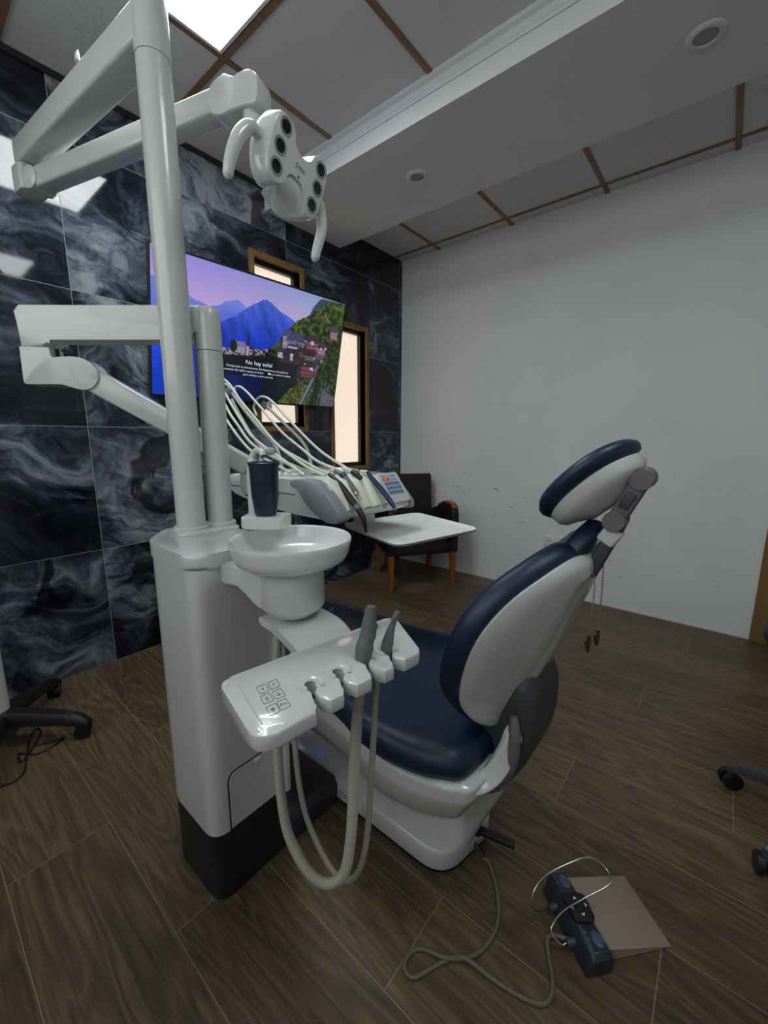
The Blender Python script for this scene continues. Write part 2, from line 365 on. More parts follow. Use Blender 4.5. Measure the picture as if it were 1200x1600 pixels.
# dark tiled wall with window openings (y = 0 plane)
WINS = [(-1.49, -1.135, 1.225, 2.235), (-0.845, -0.485, 0.925, 1.985)]
bm = bb_new()
xs = sorted({XL, 0.0, *[w_[0] for w_ in WINS], *[w_[1] for w_ in WINS]}); zs = sorted({0.0, ZC+0.05, *[w_[2] for w_ in WINS], *[w_[3] for w_ in WINS]})
for a, b in zip(xs[:-1], xs[1:]):
    cuts = [(w_[2], w_[3]) for w_ in WINS if abs(w_[0]-a) < 1e-6]
    if not cuts: add_minmax(bm, (a, 0, 0), (b, 0.2, ZC+0.05))
    else: add_minmax(bm, (a, 0, 0), (b, 0.2, cuts[0][0])); add_minmax(bm, (a, 0, cuts[0][1]), (b, 0.2, ZC+0.05))
struct('wall_far', bm, M['marble'])
bm = bb_new(); add_minmax(bm, (0, YB, 0), (0.12, 0.2, ZC+0.05)); struct('wall_right', bm, M['wall'])
bm = bb_new(); add_minmax(bm, (XL-0.12, YB, 0), (XL, 0.2, ZC+0.05)); struct('wall_left', bm, M['wall'])
bm = bb_new(); add_minmax(bm, (XL, YB-0.12, 0), (0.12, YB, ZC+0.05)); struct('wall_back', bm, M['wall'])
bm = bb_new(); add_minmax(bm, (XL, YB, ZC), (0.12, 0.2, ZC+0.05)); struct('ceiling', bm, M['ceil'])
# bulkhead with stepped cornice
bm = bb_new(); add_minmax(bm, (-1.39, YB, 2.51), (-0.752, -0.001, ZC-0.0005)); struct('trim_1', bm, M['bulk'])
bm = bb_new()
prof = [(0, 0), (0, -0.062), (-0.006, -0.062), (-0.006, -0.052), (-0.011, -0.046), (-0.011, -0.024), (-0.024, -0.016), (-0.024, 0)]
add_prism(bm, prof, (-1.39, -0.001, ZC-0.0005), (1, 0, 0), (0, 0, 1), (0, -1, 0), 0, 4.59); struct('trim_2', bm, M['bulk'])
# ceiling strips
def strip(name, a, b):
    bm = bb_new(); add_minmax(bm, a, b); struct(name, bm, M['strip'])
n_ = 3
for x in (-3.79, -3.19, -2.59, -1.99):
    strip('trim_%d' % n_, (x-0.013, YB, ZC-0.006), (x+0.013, -0.012, ZC-0.0004)); n_ += 1
for y in (-0.61, -1.21, -1.81, -2.41, -3.01, -3.61):
    strip('trim_%d' % n_, (XL, y-0.013, ZC-0.0055), (-1.414, y+0.013, ZC-0.0004)); n_ += 1
strip('trim_%d' % n_, (-0.117, YB, ZC-0.006), (-0.097, -0.001, ZC-0.0004)); n_ += 1
for y in (-0.375, -0.98, -1.59, -2.205, -2.82, -3.43):
    strip('trim_%d' % n_, (-0.752, y-0.013, ZC-0.0055), (-0.0005, y+0.013, ZC-0.0004)); n_ += 1
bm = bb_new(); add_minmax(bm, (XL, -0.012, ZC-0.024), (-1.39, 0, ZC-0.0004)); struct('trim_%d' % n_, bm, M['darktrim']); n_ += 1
bm = bb_new(); add_minmax(bm, (-0.006, -2.56, 0), (0, 0, 0.007)); struct('baseboard_right', bm, M['caulk'])
# door frame on the right wall
bm = bb_new(); add_minmax(bm, (-0.018, -2.66, 0), (0, -2.565, 2.12), 0.003); struct('trim_%d' % n_, bm, M['oakdoor']); n_ += 1
bm = bb_new(); add_minmax(bm, (-0.018, -3.6, 2.03), (0, -2.66, 2.12), 0.003); struct('trim_%d' % n_, bm, M['oakdoor']); n_ += 1
bm = bb_new(); add_minmax(bm, (-0.008, -3.5, 0.005), (0, -2.66, 2.03)); struct('door_1', bm, M['oakdoor'])
# windows
for i, (a, b, z0, z1) in enumerate(WINS):
    bm = bb_new(); F = 0.032
    add_minmax(bm, (a-F, -0.012, z0-F), (a, 0.03, z1+F)); add_minmax(bm, (b, -0.012, z0-F), (b+F, 0.03, z1+F))
    add_minmax(bm, (a, -0.012, z1), (b, 0.03, z1+F)); add_minmax(bm, (a, -0.012, z0-F), (b, 0.03, z0))
    wf = struct('window_%d' % (i+1), bm, M['oak'])
    bm = bb_new(); e = 0.028
    add_minmax(bm, (a, 0.03, z0), (a+e, 0.085, z1)); add_minmax(bm, (b-e, 0.03, z0), (b, 0.085, z1))
    add_minmax(bm, (a+e, 0.03, z1-e), (b-e, 0.085, z1)); add_minmax(bm, (a+e, 0.03, z0), (b-e, 0.085, z0+e))
    struct('window_sash', bm, M['sash'], wf)
    bm = bb_new(); add_minmax(bm, (a+e, 0.062, z0+e), (b-e, 0.072, z1-e)); struct('window_pane', bm, M['glass'], wf)
# LED ceiling panels
def led(x, y, label, m='panel'):
    t = thing('ceiling_light', label, 'light', (x, y, ZC-0.008), 'square ceiling light panels')
    bm = bb_new(); h = 0.293; f = 0.012
    for a, b in (((-h, -h), (h, -h+f)), ((-h, h-f), (h, h)), ((-h, -h+f), (-h+f, h-f)), ((h-f, -h+f), (h, h-f))):
        add_minmax(bm, (x+a[0], y+a[1], ZC-0.012), (x+b[0], y+b[1], ZC-0.0004))
    obj('frame', bm, M['outlet'], t)
    bm = bb_new(); add_minmax(bm, (x-h+f, y-h+f, ZC-0.009), (x+h-f, y+h-f, ZC-0.001)); obj('diffuser', bm, M[m], t)
led(-2.305, -0.92, 'glowing square light panel in the ceiling above the white poles')
led(-2.305, -2.72, 'glowing square light panel in the ceiling behind the camera', 'panel2')
# fill light added on the unseen left wall, shaped as a window
bm = bb_new()
for y in (-3.06, -2.17, -1.18, -0.30): add_minmax(bm, (XL, y, 1.44), (XL+0.05, y+0.06, 2.62))
for z in (1.44, 2.58): add_minmax(bm, (XL, -3.0, z), (XL+0.05, -0.3, z+0.06))
w3 = struct('window_3', bm, M['oak'])
bm = bb_new(); add_minmax(bm, (XL, -3.0, 1.5), (XL+0.012, -0.3, 2.58)); struct('window_pane', bm, mat('fill_light_panel', (0.5, 0.5, 0.5), 0.5, emit=(0.93, 0.97, 1.0, 1), es=LEFT_E), w3)  # glowing pane added to brighten the room from the left
# downlights
def downlight(x, y, label):
    t = thing('ceiling_speaker', label, 'downlight', (x, y, 2.51), 'round fittings under the bulkhead')
    bm = bb_new(); lathe(bm, [(0.036, -0.001), (0.038, -0.007), (0.050, -0.007), (0.058, -0.003), (0.060, -0.0002), (0.036, -0.0002)], (x, y, 2.51), n=48, cap=False); obj('ring', bm, M['bulk'], t)
    bm = bb_new(); lathe(bm, [(0.0355, -0.0002), (0.0355, -0.003), (0.03, -0.0045), (0.001, -0.005)], (x, y, 2.51), n=48); obj('grille', bm, M['grille'], t)
downlight(-1.084, -2.123, 'round recessed fitting in the bulkhead, the one nearer the camera at upper right')
downlight(-1.077, -0.914, 'round recessed fitting in the bulkhead, the farther smaller one near the lamp head')
# socket
t = thing('wall_socket', 'white double power socket on the white wall behind the dental chair', 'socket', (0, -1.44, 0.40))
bm = bb_new(); add_box(bm, (-0.006, -1.44, 0.40), (0.011, 0.158, 0.082), 0.003); obj('plate', bm, M['outlet'], t)
for s in (-0.036, 0.036):
    bm = bb_new(); lathe(bm, [(0.024, 0), (0.024, 0.0015), (0.021, 0.002), (0.019, 0.0004), (0.001, 0.0002)], (-0.0115, -1.44+s, 0.40), (-1, 0, 0), 28); sk = obj('socket_well', bm, M['outlet'], t)
    bm = bb_new()
    for q in (-0.008, 0.008): lathe(bm, [(0.0028, 0.0009), (0.0028, 0.0016), (0.0005, 0.0017)], (-0.0115, -1.44+s+q, 0.40), (-1, 0, 0), 10)
    obj('contact_hole', bm, M['black'], sk)

# ================================================================== TELEVISION
tc_ = Vector((-1.559, -0.15, 1.701)); ya, ti, tw = -0.05, 0.215, 1.222; th = tw*0.5625+0.01
tu = Vector((math.cos(ya), math.sin(ya), 0)); tn = Vector((math.sin(ya), -math.cos(ya), 0))
tv_ = Vector((0, 0, 1))*math.cos(ti)+tn*math.sin(ti); tf = tu.cross(tv_)     # tf faces the room
if tf.dot(tn) < 0: tf = -tf
TV = thing('television', 'large wall television showing a lake and mountain village picture', 'television', tc_)
bm = bb_new(); add_prism(bm, [(-tw/2, -th/2), (tw/2, -th/2), (tw/2, th/2), (-tw/2, th/2)], tc_, tu, tv_, tf, -0.022, 0, 0.002, 1); obj('casing', bm, M['black'], TV)
bm = bb_new(); add_prism(bm, [(-0.4, -0.28), (0.4, -0.28), (0.4, 0.12), (-0.4, 0.12)], tc_, tu, tv_, tf, -0.05, -0.022, 0.01, 2); obj('rear_housing', bm, M['black'], TV)
bm = bb_new(); beam(bm, tc_-tf*0.045-tv_*0.1, (tc_.x, -0.02, 1.66), 0.18, 0.06, 0.004); add_minmax(bm, (tc_.x-0.2, -0.02, 1.55), (tc_.x+0.2, -0.001, 1.78), 0.003); obj('wall_bracket', bm, M['black'], TV)
def fbm(x, y, seed, octv=5):
    tot = np.zeros_like(x); amp = 1; fr = 1; nrm = 0
    for o in range(octv):
        rg = np.random.default_rng(seed*31+o); G = rg.random((64, 64))
        X_ = (x*fr) % 64; Y_ = (y*fr) % 64; xi = X_.astype(int); yi = Y_.astype(int); fx = X_-xi; fy = Y_-yi
        fx = fx*fx*(3-2*fx); fy = fy*fy*(3-2*fy); x1 = (xi+1) % 64; y1 = (yi+1) % 64
        tot += amp*((G[xi % 64, yi % 64]*(1-fx)+G[x1, yi % 64]*fx)*(1-fy)+(G[xi % 64, y1]*(1-fx)+G[x1, y1]*fx)*fy); nrm += amp; amp *= 0.55; fr *= 2.03
    return tot/nrm
def tv_picture(NX, NY):
    u, v = np.meshgrid(np.linspace(0, 1, NX+1), np.linspace(0, 1, NY+1), indexing='ij')
    A = lambda *c: np.array(c, float)/255
    img = np.zeros((NX+1, NY+1, 3))
    mixc = lambda a, b, t: a*(1-t[..., None])+b*t[..., None]
    clip = lambda t: np.clip(t, 0, 1)
    # sky
    top = mixc(A(150, 138, 222), A(132, 168, 205), clip(u*1.25-0.25)); low = mixc(A(196, 170, 222), A(205, 170, 200), clip(u*1.2))
    img = top*(1-clip((1-v)*2.6)[..., None])+low*clip((1-v)*2.6)[..., None]
    n1 = fbm(u*9, v*6, 1); n2 = fbm(u*40, v*25, 2); n3 = fbm(u*120, v*70, 3)
    def paint(mask, colr):
        nonlocal img
        img = np.where(mask[..., None], colr, img)
    def ridge(pts): return np.interp(u, [p[0] for p in pts], [p[1] for p in pts])
    r1 = ridge([(0, 0.80), (0.06, 0.80), (0.156, 0.727), (0.232, 0.697), (0.271, 0.707), (0.304, 0.75), (0.34, 0.772), (0.362, 0.794), (0.385, 0.775), (0.41, 0.749), (0.5, 0.66), (1, 0.5)])+(n2-0.5)*0.02
    paint(v < r1, mixc(A(62, 88, 205), A(112, 130, 222), clip((v-0.45)*3.2+(n1-0.5)*0.6)))
    r2 = ridge([(0, 0.3), (0.25, 0.56), (0.33, 0.64), (0.41, 0.74), (0.483, 0.835), (0.51, 0.845), (0.539, 0.837), (0.591, 0.787), (0.64, 0.76), (0.682, 0.735), (0.8, 0.6), (1, 0.4)])+(n2-0.5)*0.02
    tex = clip(0.5+(fbm(u*30+v*8, v*10, 5)-0.5)*1.6)
    m2 = mixc(A(14, 44, 170), A(66, 96, 205), clip((v-0.42)*2.8)); m2 = m2*(0.82+0.36*tex[..., None])
    paint(v < r2, m2)
    sh = ridge([(0, 0.36), (0.333, 0.373), (0.438, 0.399), (0.542, 0.419), (1, 0.45)])
    # water
    wt = mixc(A(6, 14, 48), A(12, 42, 128), clip(1-u*1.6+(n1-0.5)*0.5)); wt = mixc(wt, A(20, 70, 235), clip((0.24-u)*8)[...]*clip(0.6+(v-0.1)))
    wt = wt*(0.75+0.5*fbm(u*12, v*70, 8)[..., None])
    paint(v < sh, wt)
    paint((v < sh) & (v > sh-0.11) & (u > 0.24), mixc(A(16, 20, 34), A(34, 40, 40), clip(n2*1.4-0.2)))
    # shoreline village
    rg = np.random.default_rng(5)
    band = (v > sh-0.015) & (v < sh+0.035+0.02*(n2-0.3)) & (u > 0.24) & (u < 0.66)
    paint(band, mixc(A(40, 45, 60), A(170, 150, 165), clip((n3-0.42)*6)))
    # green hill at right
    g = ridge([(0, 0), (0.52, 0.40), (0.54, 0.461), (0.612, 0.566), (0.651, 0.658), (0.682, 0.735), (0.70, 0.76), (0.768, 0.839), (0.80, 0.86), (1, 0.9)])
    r3 = ridge([(0, 0), (0.74, 0.72), (0.79, 0.90), (0.825, 0.975), (0.85, 0.99), (1, 1.0)])
    paint((v < r3) & (u > 0.7) & (v < 2), mixc(A(38, 56, 82), A(60, 84, 90), n1))
    hill = ridge([(0, 0), (0.52, 0.40), (0.54, 0.461), (0.612, 0.566), (0.651, 0.658), (0.682, 0.735), (0.72, 0.77), (0.768, 0.82), (0.82, 0.89), (0.87, 0.955), (0.92, 0.985), (1, 0.99)])+(n2-0.5)*0.05
    lump = clip((fbm(u*55, v*36, 11)-0.32)*2.6)
    gc = mixc(A(14, 28, 16), A(104, 120, 44), clip(lump*0.8+(v-0.7)*0.5))
    lowb = np.interp(u, [0.5, 0.60, 0.70, 0.8, 1], [0.44, 0.40, 0.30, 0.1, 0])
    paint((v < hill) & (u > 0.52) & (v > lowb), gc)
    paint((v <= lowb) & (u > 0.52), mixc(A(8, 12, 28), A(24, 30, 34), clip(n2*1.6-0.4)))
    # village zone
    vz = (u > 0.56) & (v < 0.64-0.35*abs(u-0.78)) & (v > 0.20)
    paint(vz & (u > 0.60), mixc(A(22, 24, 26), A(70, 70, 62), clip((n3-0.4)*4)))
    def house(x, y, w_, h_, wall, roof, rh=0.45, turn=0.0):
        body = (abs(u-x) < w_/2) & (abs(v-y) < h_/2)
        win = (np.mod((u-x)/w_*6+0.5, 1) < 0.45) & (np.mod((v-y)/h_*2.6, 1) < 0.5)
        cw = A(*wall)*np.ones_like(img); cw = np.where(win[..., None], cw*0.38, cw)
        paint(body, cw)
        y0 = y+h_/2; rr = rh*h_*1.6
        rf = (v >= y0-0.004) & (v < y0+rr) & (abs(u-x) < (w_/2+0.012)-(v-y0)/rr*w_*0.32)
        paint(rf, A(*roof)*np.ones_like(img)*(0.8+0.4*n3[..., None]))
    house(0.645, 0.545, 0.055, 0.11, (150, 148, 172), (70, 74, 110), 0.3)
    house(0.70, 0.545, 0.11, 0.05, (120, 110, 140), (62, 62, 100), 0.9)
    house(0.69, 0.505, 0.07, 0.035, (190, 180, 200), (50, 46, 60), 0.3)
    house(0.81, 0.55, 0.085, 0.085, (132, 84, 94), (52, 44, 58), 0.45)
    house(0.87, 0.52, 0.05, 0.06, (165, 130, 140), (60, 50, 58), 0.5)
    house(0.945, 0.69, 0.05, 0.07, (170, 120, 130), (70, 66, 84), 0.4)
    house(0.74, 0.46, 0.06, 0.05, (96, 70, 70), (48, 38, 46), 0.5)
    house(0.62, 0.43, 0.05, 0.05, (200, 190, 215), (60, 50, 70), 0.5)
    house(0.675, 0.395, 0.10, 0.06, (58, 48, 62), (40, 32, 46), 0.8)
    house(0.80, 0.44, 0.08, 0.05, (110, 90, 100), (42, 34, 42), 0.7)
    house(0.86, 0.43, 0.06, 0.05, (70, 60, 66), (80, 80, 104), 0.5)
    house(0.79, 0.315, 0.085, 0.10, (120, 70, 72), (44, 40, 52), 0.35)
    house(0.87, 0.30, 0.06, 0.07, (120, 84, 84), (88, 90, 120), 0.5)
    house(0.72, 0.30, 0.04, 0.05, (60, 60, 66), (40, 40, 50), 0.5)
    house(0.385, 0.415, 0.06, 0.045, (168, 150, 176), (120, 118, 150), 0.6)
    for k in range(26):
        x = rg.uniform(0.60, 0.93); y = rg.uniform(0.32, 0.6); s_ = rg.uniform(0.006, 0.016)
        paint((abs(u-x) < s_*0.6) & (abs(v-y) < s_), A(*rg.choice([60, 150, 185, 205], 1).repeat(3)*np.array([1, 0.93, 1.02]))*np.ones_like(img))
    # church spire
    paint((abs(u-0.427) < 0.0075) & (v > 0.38) & (v < 0.46), A(176, 150, 160)*np.ones_like(img))
    paint((v > 0.455) & (v < 0.57) & (abs(u-0.4275) < 0.0085*(0.575-v)/0.12), A(40, 36, 58)*np.ones_like(img))
    paint((((u-0.355)/0.018)**2+((v-0.44)/0.05)**2 < 1+(n3-0.5)), A(24, 34, 30)*np.ones_like(img))
    # foreground right side : bushes, path, railing
    bush = ((u > 0.62+(n2-0.5)*0.05) & (v < np.interp(u, [0.62, 0.68, 0.76, 0.83, 0.86], [0.02, 0.13, 0.22, 0.27, 0.27])+(n2-0.5)*0.05) & (u < 0.86))
    paint(bush, mixc(A(30, 42, 16), A(112, 118, 48), clip((fbm(u*90, v*60, 21)-0.3)*2.2)))
    rb = (u > 0.84+(n2-0.5)*0.03) & (v < np.interp(u, [0.84, 0.9, 1], [0.30, 0.50, 0.66])+(n2-0.5)*0.06)
    paint(rb, mixc(A(14, 24, 12), A(76, 92, 40), clip((fbm(u*80, v*55, 23)-0.35)*2.4)))
    paint((u > 0.90) & (v < 0.17-(u-0.9)*0.8+(n2-0.5)*0.04) & (v > 0), A(96, 96, 112)*np.ones_like(img)*(0.6+0.6*n3[..., None]))
    xr = np.interp(v, [0, 0.25, 0.27], [0.765, 0.832, 0.84])
    paint((abs(u-xr) < 0.014) & (v < 0.255), mixc(A(44, 54, 80), A(128, 138, 170), clip(1-abs(u-xr+0.004)/0.012)))
    xr2 = np.interp(v, [0, 0.2], [0.83, 0.86]); paint((abs(u-xr2) < 0.012) & (v < 0.22), A(22, 34, 34)*np.ones_like(img))
    for x0 in (0.87, 0.895, 0.915):
        xr3 = x0+0.0*v+(v*0.15); paint((abs(u-xr3) < 0.0022) & (v < 0.24), A(88, 94, 118)*np.ones_like(img))
    # dark caption band
    cb = (u > 0.26) & (u < 0.72) & (v > 0.205) & (v < 0.365)
    img = np.where(cb[..., None], img*0.42+A(8, 10, 22)*0.58, img)
    return u, v, np.clip(img, 0, 1)
NX, NY = 520, 292
uu, vv, img = tv_picture(NX, NY)
lin = np.where(img <= 0.04045, img/12.92, ((img+0.055)/1.055)**2.4)
bz = 0.009; W2 = tw-2*bz; H2 = th-2*bz-0.004
me = bpy.data.meshes.new('screen')
co = np.stack([(uu-0.5)*W2, (vv-0.5)*H2], -1).reshape(-1, 2)
wc = co[:, :1]*np.array(tu)+co[:, 1:]*np.array(tv_)+np.array(tf)*0.0006
ii, jj = np.meshgrid(np.arange(NX), np.arange(NY), indexing='ij'); b0 = ii*(NY+1)+jj
F_ = np.stack([b0, b0+NY+1, b0+NY+2, b0+1], -1).reshape(-1, 4)
me.from_pydata([tuple(p) for p in wc], [], [tuple(int(k) for k in f_) for f_ in F_]); me.update()
ca = me.color_attributes.new('picture', 'FLOAT_COLOR', 'POINT')
ca.data.foreach_set('color', np.concatenate([lin.reshape(-1, 3), np.ones((lin.shape[0]*lin.shape[1], 1))], 1).astype(np.float32).ravel())
scm = mat('television_picture', (0.01, 0.01, 0.012), 0.12); nt = scm.node_tree
at_ = nt.nodes.new('ShaderNodeVertexColor'); at_.layer_name = 'picture'; nt.links.new(at_.outputs['Color'], nt.nodes['Principled BSDF'].inputs['Emission Color'])
nt.nodes['Principled BSDF'].inputs['Emission Strength'].default_value = 0.66
me.materials.append(scm)
so = bpy.data.objects.new('screen', me); COL.objects.link(so); so.parent = TV; so.location = (0, 0, 0)
bm = bb_new(); capm = mat('caption_white', srgb(220, 222, 235), 0.5, emit=srgb(215, 218, 235), es=0.65)
def uvp(a, b): return tc_+tu*((a-0.5)*tw)+tv_*((b-0.5)*th)+tf*0.0009
text_into(bm, 'No hay señal', 0.034, uvp(0.4935, 0.329), tu, tv_, 0.0001)
text_into(bm, 'Compruebe la alimentación del dispositivo y el estado de', 0.0178, uvp(0.4935, 0.286), tu, tv_, 0.0001)
text_into(bm, 'conexión del cable o pulse el botón        de su control remoto', 0.0178, uvp(0.4935, 0.257), tu, tv_, 0.0001)
text_into(bm, 'para cambiar a otra entrada.', 0.0178, uvp(0.4935, 0.229), tu, tv_, 0.0001)
add_prism(bm, [(0, 0), (0.014, 0), (0.014, 0.008), (0.0, 0.008)], uvp(0.5445, 0.2535), tu, tv_, tf, 0, 0.0002)
obj('caption_text', bm, capm, TV)

# ================================================================== DENTAL UNIT (cabinet, poles, cuspidor support)
U = thing('dental_unit', 'tall white dental unit cabinet with black base carrying two white poles', 'dental unit', (-2.58, -1.35, 0))
foot = [(-2.692, -1.502), (-2.475, -1.502), (-2.475, -1.17), (-2.60, -1.17), (-2.692, -1.285)]
fr_ = rpoly(foot, [0.045, 0.01, 0.03, 0.03, 0.04], 8)
Z3 = ((0, 0, 0), (1, 0, 0), (0, 1, 0), (0, 0, 1))
bm = bb_new(); add_prism(bm, fr_, *Z3, 0.19, 0.868); obj('cabinet_body', bm, M['white'], U)
bm = bb_new(); add_prism(bm, [((x+2.58)*0.994-2.58, (y+1.34)*0.994-1.34) for x, y in fr_], *Z3, 0.001, 0.19); obj('kick_plate', bm, M['kick'], U, 'black base plinth')
tp = [((x+2.58)*1.035-2.58, (y+1.34)*1.03-1.34) for x, y in foot]
bm = bb_new(); add_prism(bm, rpoly(tp, [0.05, 0.015, 0.035, 0.035, 0.045], 8), *Z3, 0.869, 0.902, 0.008, 3); obj('top_cover', bm, M['white'], U)
# raised seat beneath the poles
bm = bb_new(); add_prism(bm, rpoly([(-2.625, -1.305), (-2.46, -1.325), (-2.45, -1.19), (-2.60, -1.18)], 0.03), *Z3, 0.9, 0.908, 0.004, 2); obj('pole_seat', bm, M['white'], U)
# access door on the side face + seams
bm = bb_new()
dp = rpoly([(-2.645, 0.194), (-2.488, 0.194), (-2.488, 0.345), (-2.645, 0.345)], [0.0, 0, 0.0, 0.025], 6)
add_prism(bm, dp, (0, -1.502, 0), (1, 0, 0), (0, 0, 1), (0, -1, 0), -0.001, 0.0022, 0.001, 1); dr = obj('access_door', bm, M['white'], U)
bm = bb_new(); add_prism(bm, rpoly([(-2.649, 0.19), (-2.484, 0.19), (-2.484, 0.349), (-2.649, 0.349)], [0, 0, 0, 0.028], 6), (0, -1.502, 0), (1, 0, 0), (0, 0, 1), (0, -1, 0), -0.001, 0.0008); obj('door_gap', bm, M['ink'], U)
bm = bb_new(); add_box(bm, (-2.567, -1.507, 0.338), (0.018, 0.007, 0.008), 0.002); obj('latch', bm, M['white'], dr)
for nm, (a, b, c, d) in {'service_panel': (-2.612, -2.53, 0.725, 0.80)}.items():
    bm = bb_new(); add_prism(bm, rpoly([(a, c-0.09), (-2.49, c-0.07), (-2.49, d), (a, d)], 0.008), (0, -1.502, 0), (1, 0, 0), (0, 0, 1), (0, -1, 0), -0.001, 0.0008, 0.0005, 1); obj(nm, bm, M['white'], U)
bm = bb_new(); add_box(bm, (-2.49, -1.515, 0.53), (0.016, 0.028, 0.66), 0.005); obj('side_rail', bm, M['white'], U)
# low link box to the chair base
bm = bb_new(); add_prism(bm, [(-1.507, 0.002), (-1.10, 0.002), (-1.10, 0.085), (-1.49, 0.085), (-1.507, 0.06)], (0, 0, 0), (0, 1, 0), (0, 0, 1), (1, 0, 0), -2.472, -2.289, 0.004, 2); obj('link_box', bm, M['navybox'], U, 'dark blue low connecting box')
# poles
def pole(x, y, r, z0, z1, nm, capz=None):
    bm = bb_new(); lathe(bm, [(r, z0), (r, z1)], (x, y, 0), n=56); p = obj(nm, bm, M['white_satin'], U)
    bm = bb_new(); lathe(bm, [(r+0.008, 0.904), (r+0.008, 0.914), (r+0.004, 0.918), (r+0.001, 0.918), (r+0.001, 0.904)], (x, y, 0), n=56, cap=False); obj('pole_collar', bm, M['white_satin'], p)
    return p
pole(-2.565, -1.245, 0.0365, 0.905, 1.985, 'light_pole')
pole(-2.482, -1.248, 0.0335, 0.905, 1.374, 'delivery_pole')
# cuspidor arm + pedestal
bcx, bcy = -2.545, -1.652
bm = bb_new()
rings = []
for t, zc0, zc1, w0 in ((0, 0.826, 0.877, 0.030), (0.3, 0.826, 0.877, 0.034), (0.55, 0.812, 0.876, 0.045), (0.8, 0.795, 0.874, 0.056), (1.0, 0.785, 0.872, 0.060)):
    x = -2.598+(bcx+2.598)*t; y = -1.503+(bcy+0.02+1.503)*t
    rings.append([(x-w0, y, zc0), (x-w0*0.98, y-0.001, zc0-0.0), (x+w0, y, zc0), (x+w0, y, zc1), (x-w0, y, zc1)])
rings = [[r[0], r[2], r[3], r[4]] for r in rings]
loft(bm, rings); bmesh.ops.bevel(bm, geom=[e for e in bm.edges if abs((e.verts[0].co-e.verts[1].co).normalized().y) > 0.3], offset=0.006, segments=2, affect='EDGES')
obj('cuspidor_arm', bm, M['white'], U)
bm = bb_new(); lathe(bm, [(0.055, 0.79), (0.065, 0.792), (0.069, 0.80), (0.067, 0.885), (0.04, 0.89)], (bcx, bcy, 0), n=56); obj('cuspidor_pedestal', bm, M['white'], U)
bm = bb_new(); lathe(bm, [(0.045, 0.776), (0.049, 0.779), (0.049, 0.787), (0.046, 0.7905)], (bcx, bcy, 0), n=48); obj('swivel_ring', bm, M['white'], U)
# bowl
BW = bb_new()
prof = [(0.04, 0.886), (0.080, 0.8862), (0.102, 0.8905), (0.116, 0.900), (0.1225, 0.914), (0.1258, 0.932), (0.1272, 0.940), (0.1262, 0.9432), (0.1235, 0.9428), (0.1215, 0.938), (0.1185, 0.920), (0.110, 0.905), (0.096, 0.898), (0.060, 0.895), (0.012, 0.893), (0.011, 0.888)]
lathe(BW, prof, (bcx, bcy, 0), n=96, cap=False)
tb = thing('cuspidor_bowl', 'shallow round white ceramic spittoon bowl beside the dark cup', 'bowl', (bcx, bcy, 0.886))
obj('bowl', BW, M['ceramic'], tb, smooth_deg=60)
bm = bb_new(); lathe(bm, [(0.012, 0.886), (0.0118, 0.8925), (0.009, 0.894), (0.001, 0.8942)], (bcx, bcy, 0), n=24); obj('drain', bm, M['chrome'], tb)
# cup holder with filler spout
hc = Vector((-2.545, -1.555, 0)); hd = Vector((0.60, -0.80, 0))       # direction the shelf reaches
hs = Vector((0.80, 0.60, 0))
bm = bb_new()
poly = rpoly([(-0.045, -0.030), (0.0, -0.034), (0.05, -0.030), (0.056, 0.030), (-0.045, 0.034)], 0.012, 5)
cupc = Vector((-2.537, -1.553, 0))
add_prism(bm, rpoly([(-0.048, -0.036), (0.046, -0.038), (0.052, 0.034), (-0.018, 0.036), (-0.020, 0.078), (-0.048, 0.078)], [0.012, 0.012, 0.012, 0.01, 0.008, 0.008], 6), cupc-hs*0.0, rt.xy.to_3d().normalized(), fw.xy.to_3d().normalized()*1.0, (0, 0, 1), 0.952, 0.978, 0.004, 3)
obj('cup_shelf', bm, M['white'], U)
bm = bb_new(); add_prism(bm, rpoly([(-0.048, 0.052), (-0.020, 0.052), (-0.020, 0.078), (-0.048, 0.078)], 0.006, 5), cupc, rt.xy.to_3d().normalized(), fw.xy.to_3d().normalized(), (0, 0, 1), 0.9, 0.956, 0.003, 2)
obj('shelf_post', bm, M['white'], U)
bm = bb_new()
R_ = rt.xy.to_3d().normalized(); Fh = fw.xy.to_3d().normalized(); base = cupc + Fh*0.036 - R_*0.034
pts = [base+Vector((0, 0, z)) for z in (0.955, 1.0, 1.05, 1.09)] + [base+Vector((0, 0, 1.108))+R_*0.003, base+R_*0.014+Vector((0, 0, 1.121))-Fh*0.01, base+R_*0.028+Vector((0, 0, 1.120))-Fh*0.028, base+R_*0.034+Vector((0, 0, 1.110))-Fh*0.036]
sp_ = smooth(pts, 6); tube(bm, sp_, [0.0165-0.0095*min(1, max(0, (i-14)/20)) for i in range(len(sp_))], 20); obj('water_spout', bm, M['white'], U)
bm = bb_new(); q0 = base+R_*0.034+Vector((0, 0, 1.112)); add_box(bm, q0+Vector((0, 0, 0.008)), (0.03, 0.024, 0.018), 0.006); obj('spout_cap', bm, M['white'], U)
# cup
bm = bb_new()
pr = [(0.0215, 0.979), (0.0235, 0.980)]
for k in range(9): pr += [(0.0240+0.0011*k*0.55, 0.983+k*0.0045), (0.0248+0.0011*k*0.55, 0.9852+k*0.0045)]
pr += [(0.0318, 1.0875), (0.0335, 1.089), (0.0335, 1.0925), (0.0352, 1.0935), (0.0355, 1.0965), (0.0338, 1.0975), (0.0322, 1.0955), (0.0225, 0.983), (0.001, 0.982)]
lathe(bm, pr, (cupc.x, cupc.y, 0), n=56, cap=True)
cp = obj('cup', bm, M['cup']); tag(cp, 'dark navy plastic cup standing on the white holder above the bowl', 'cup')

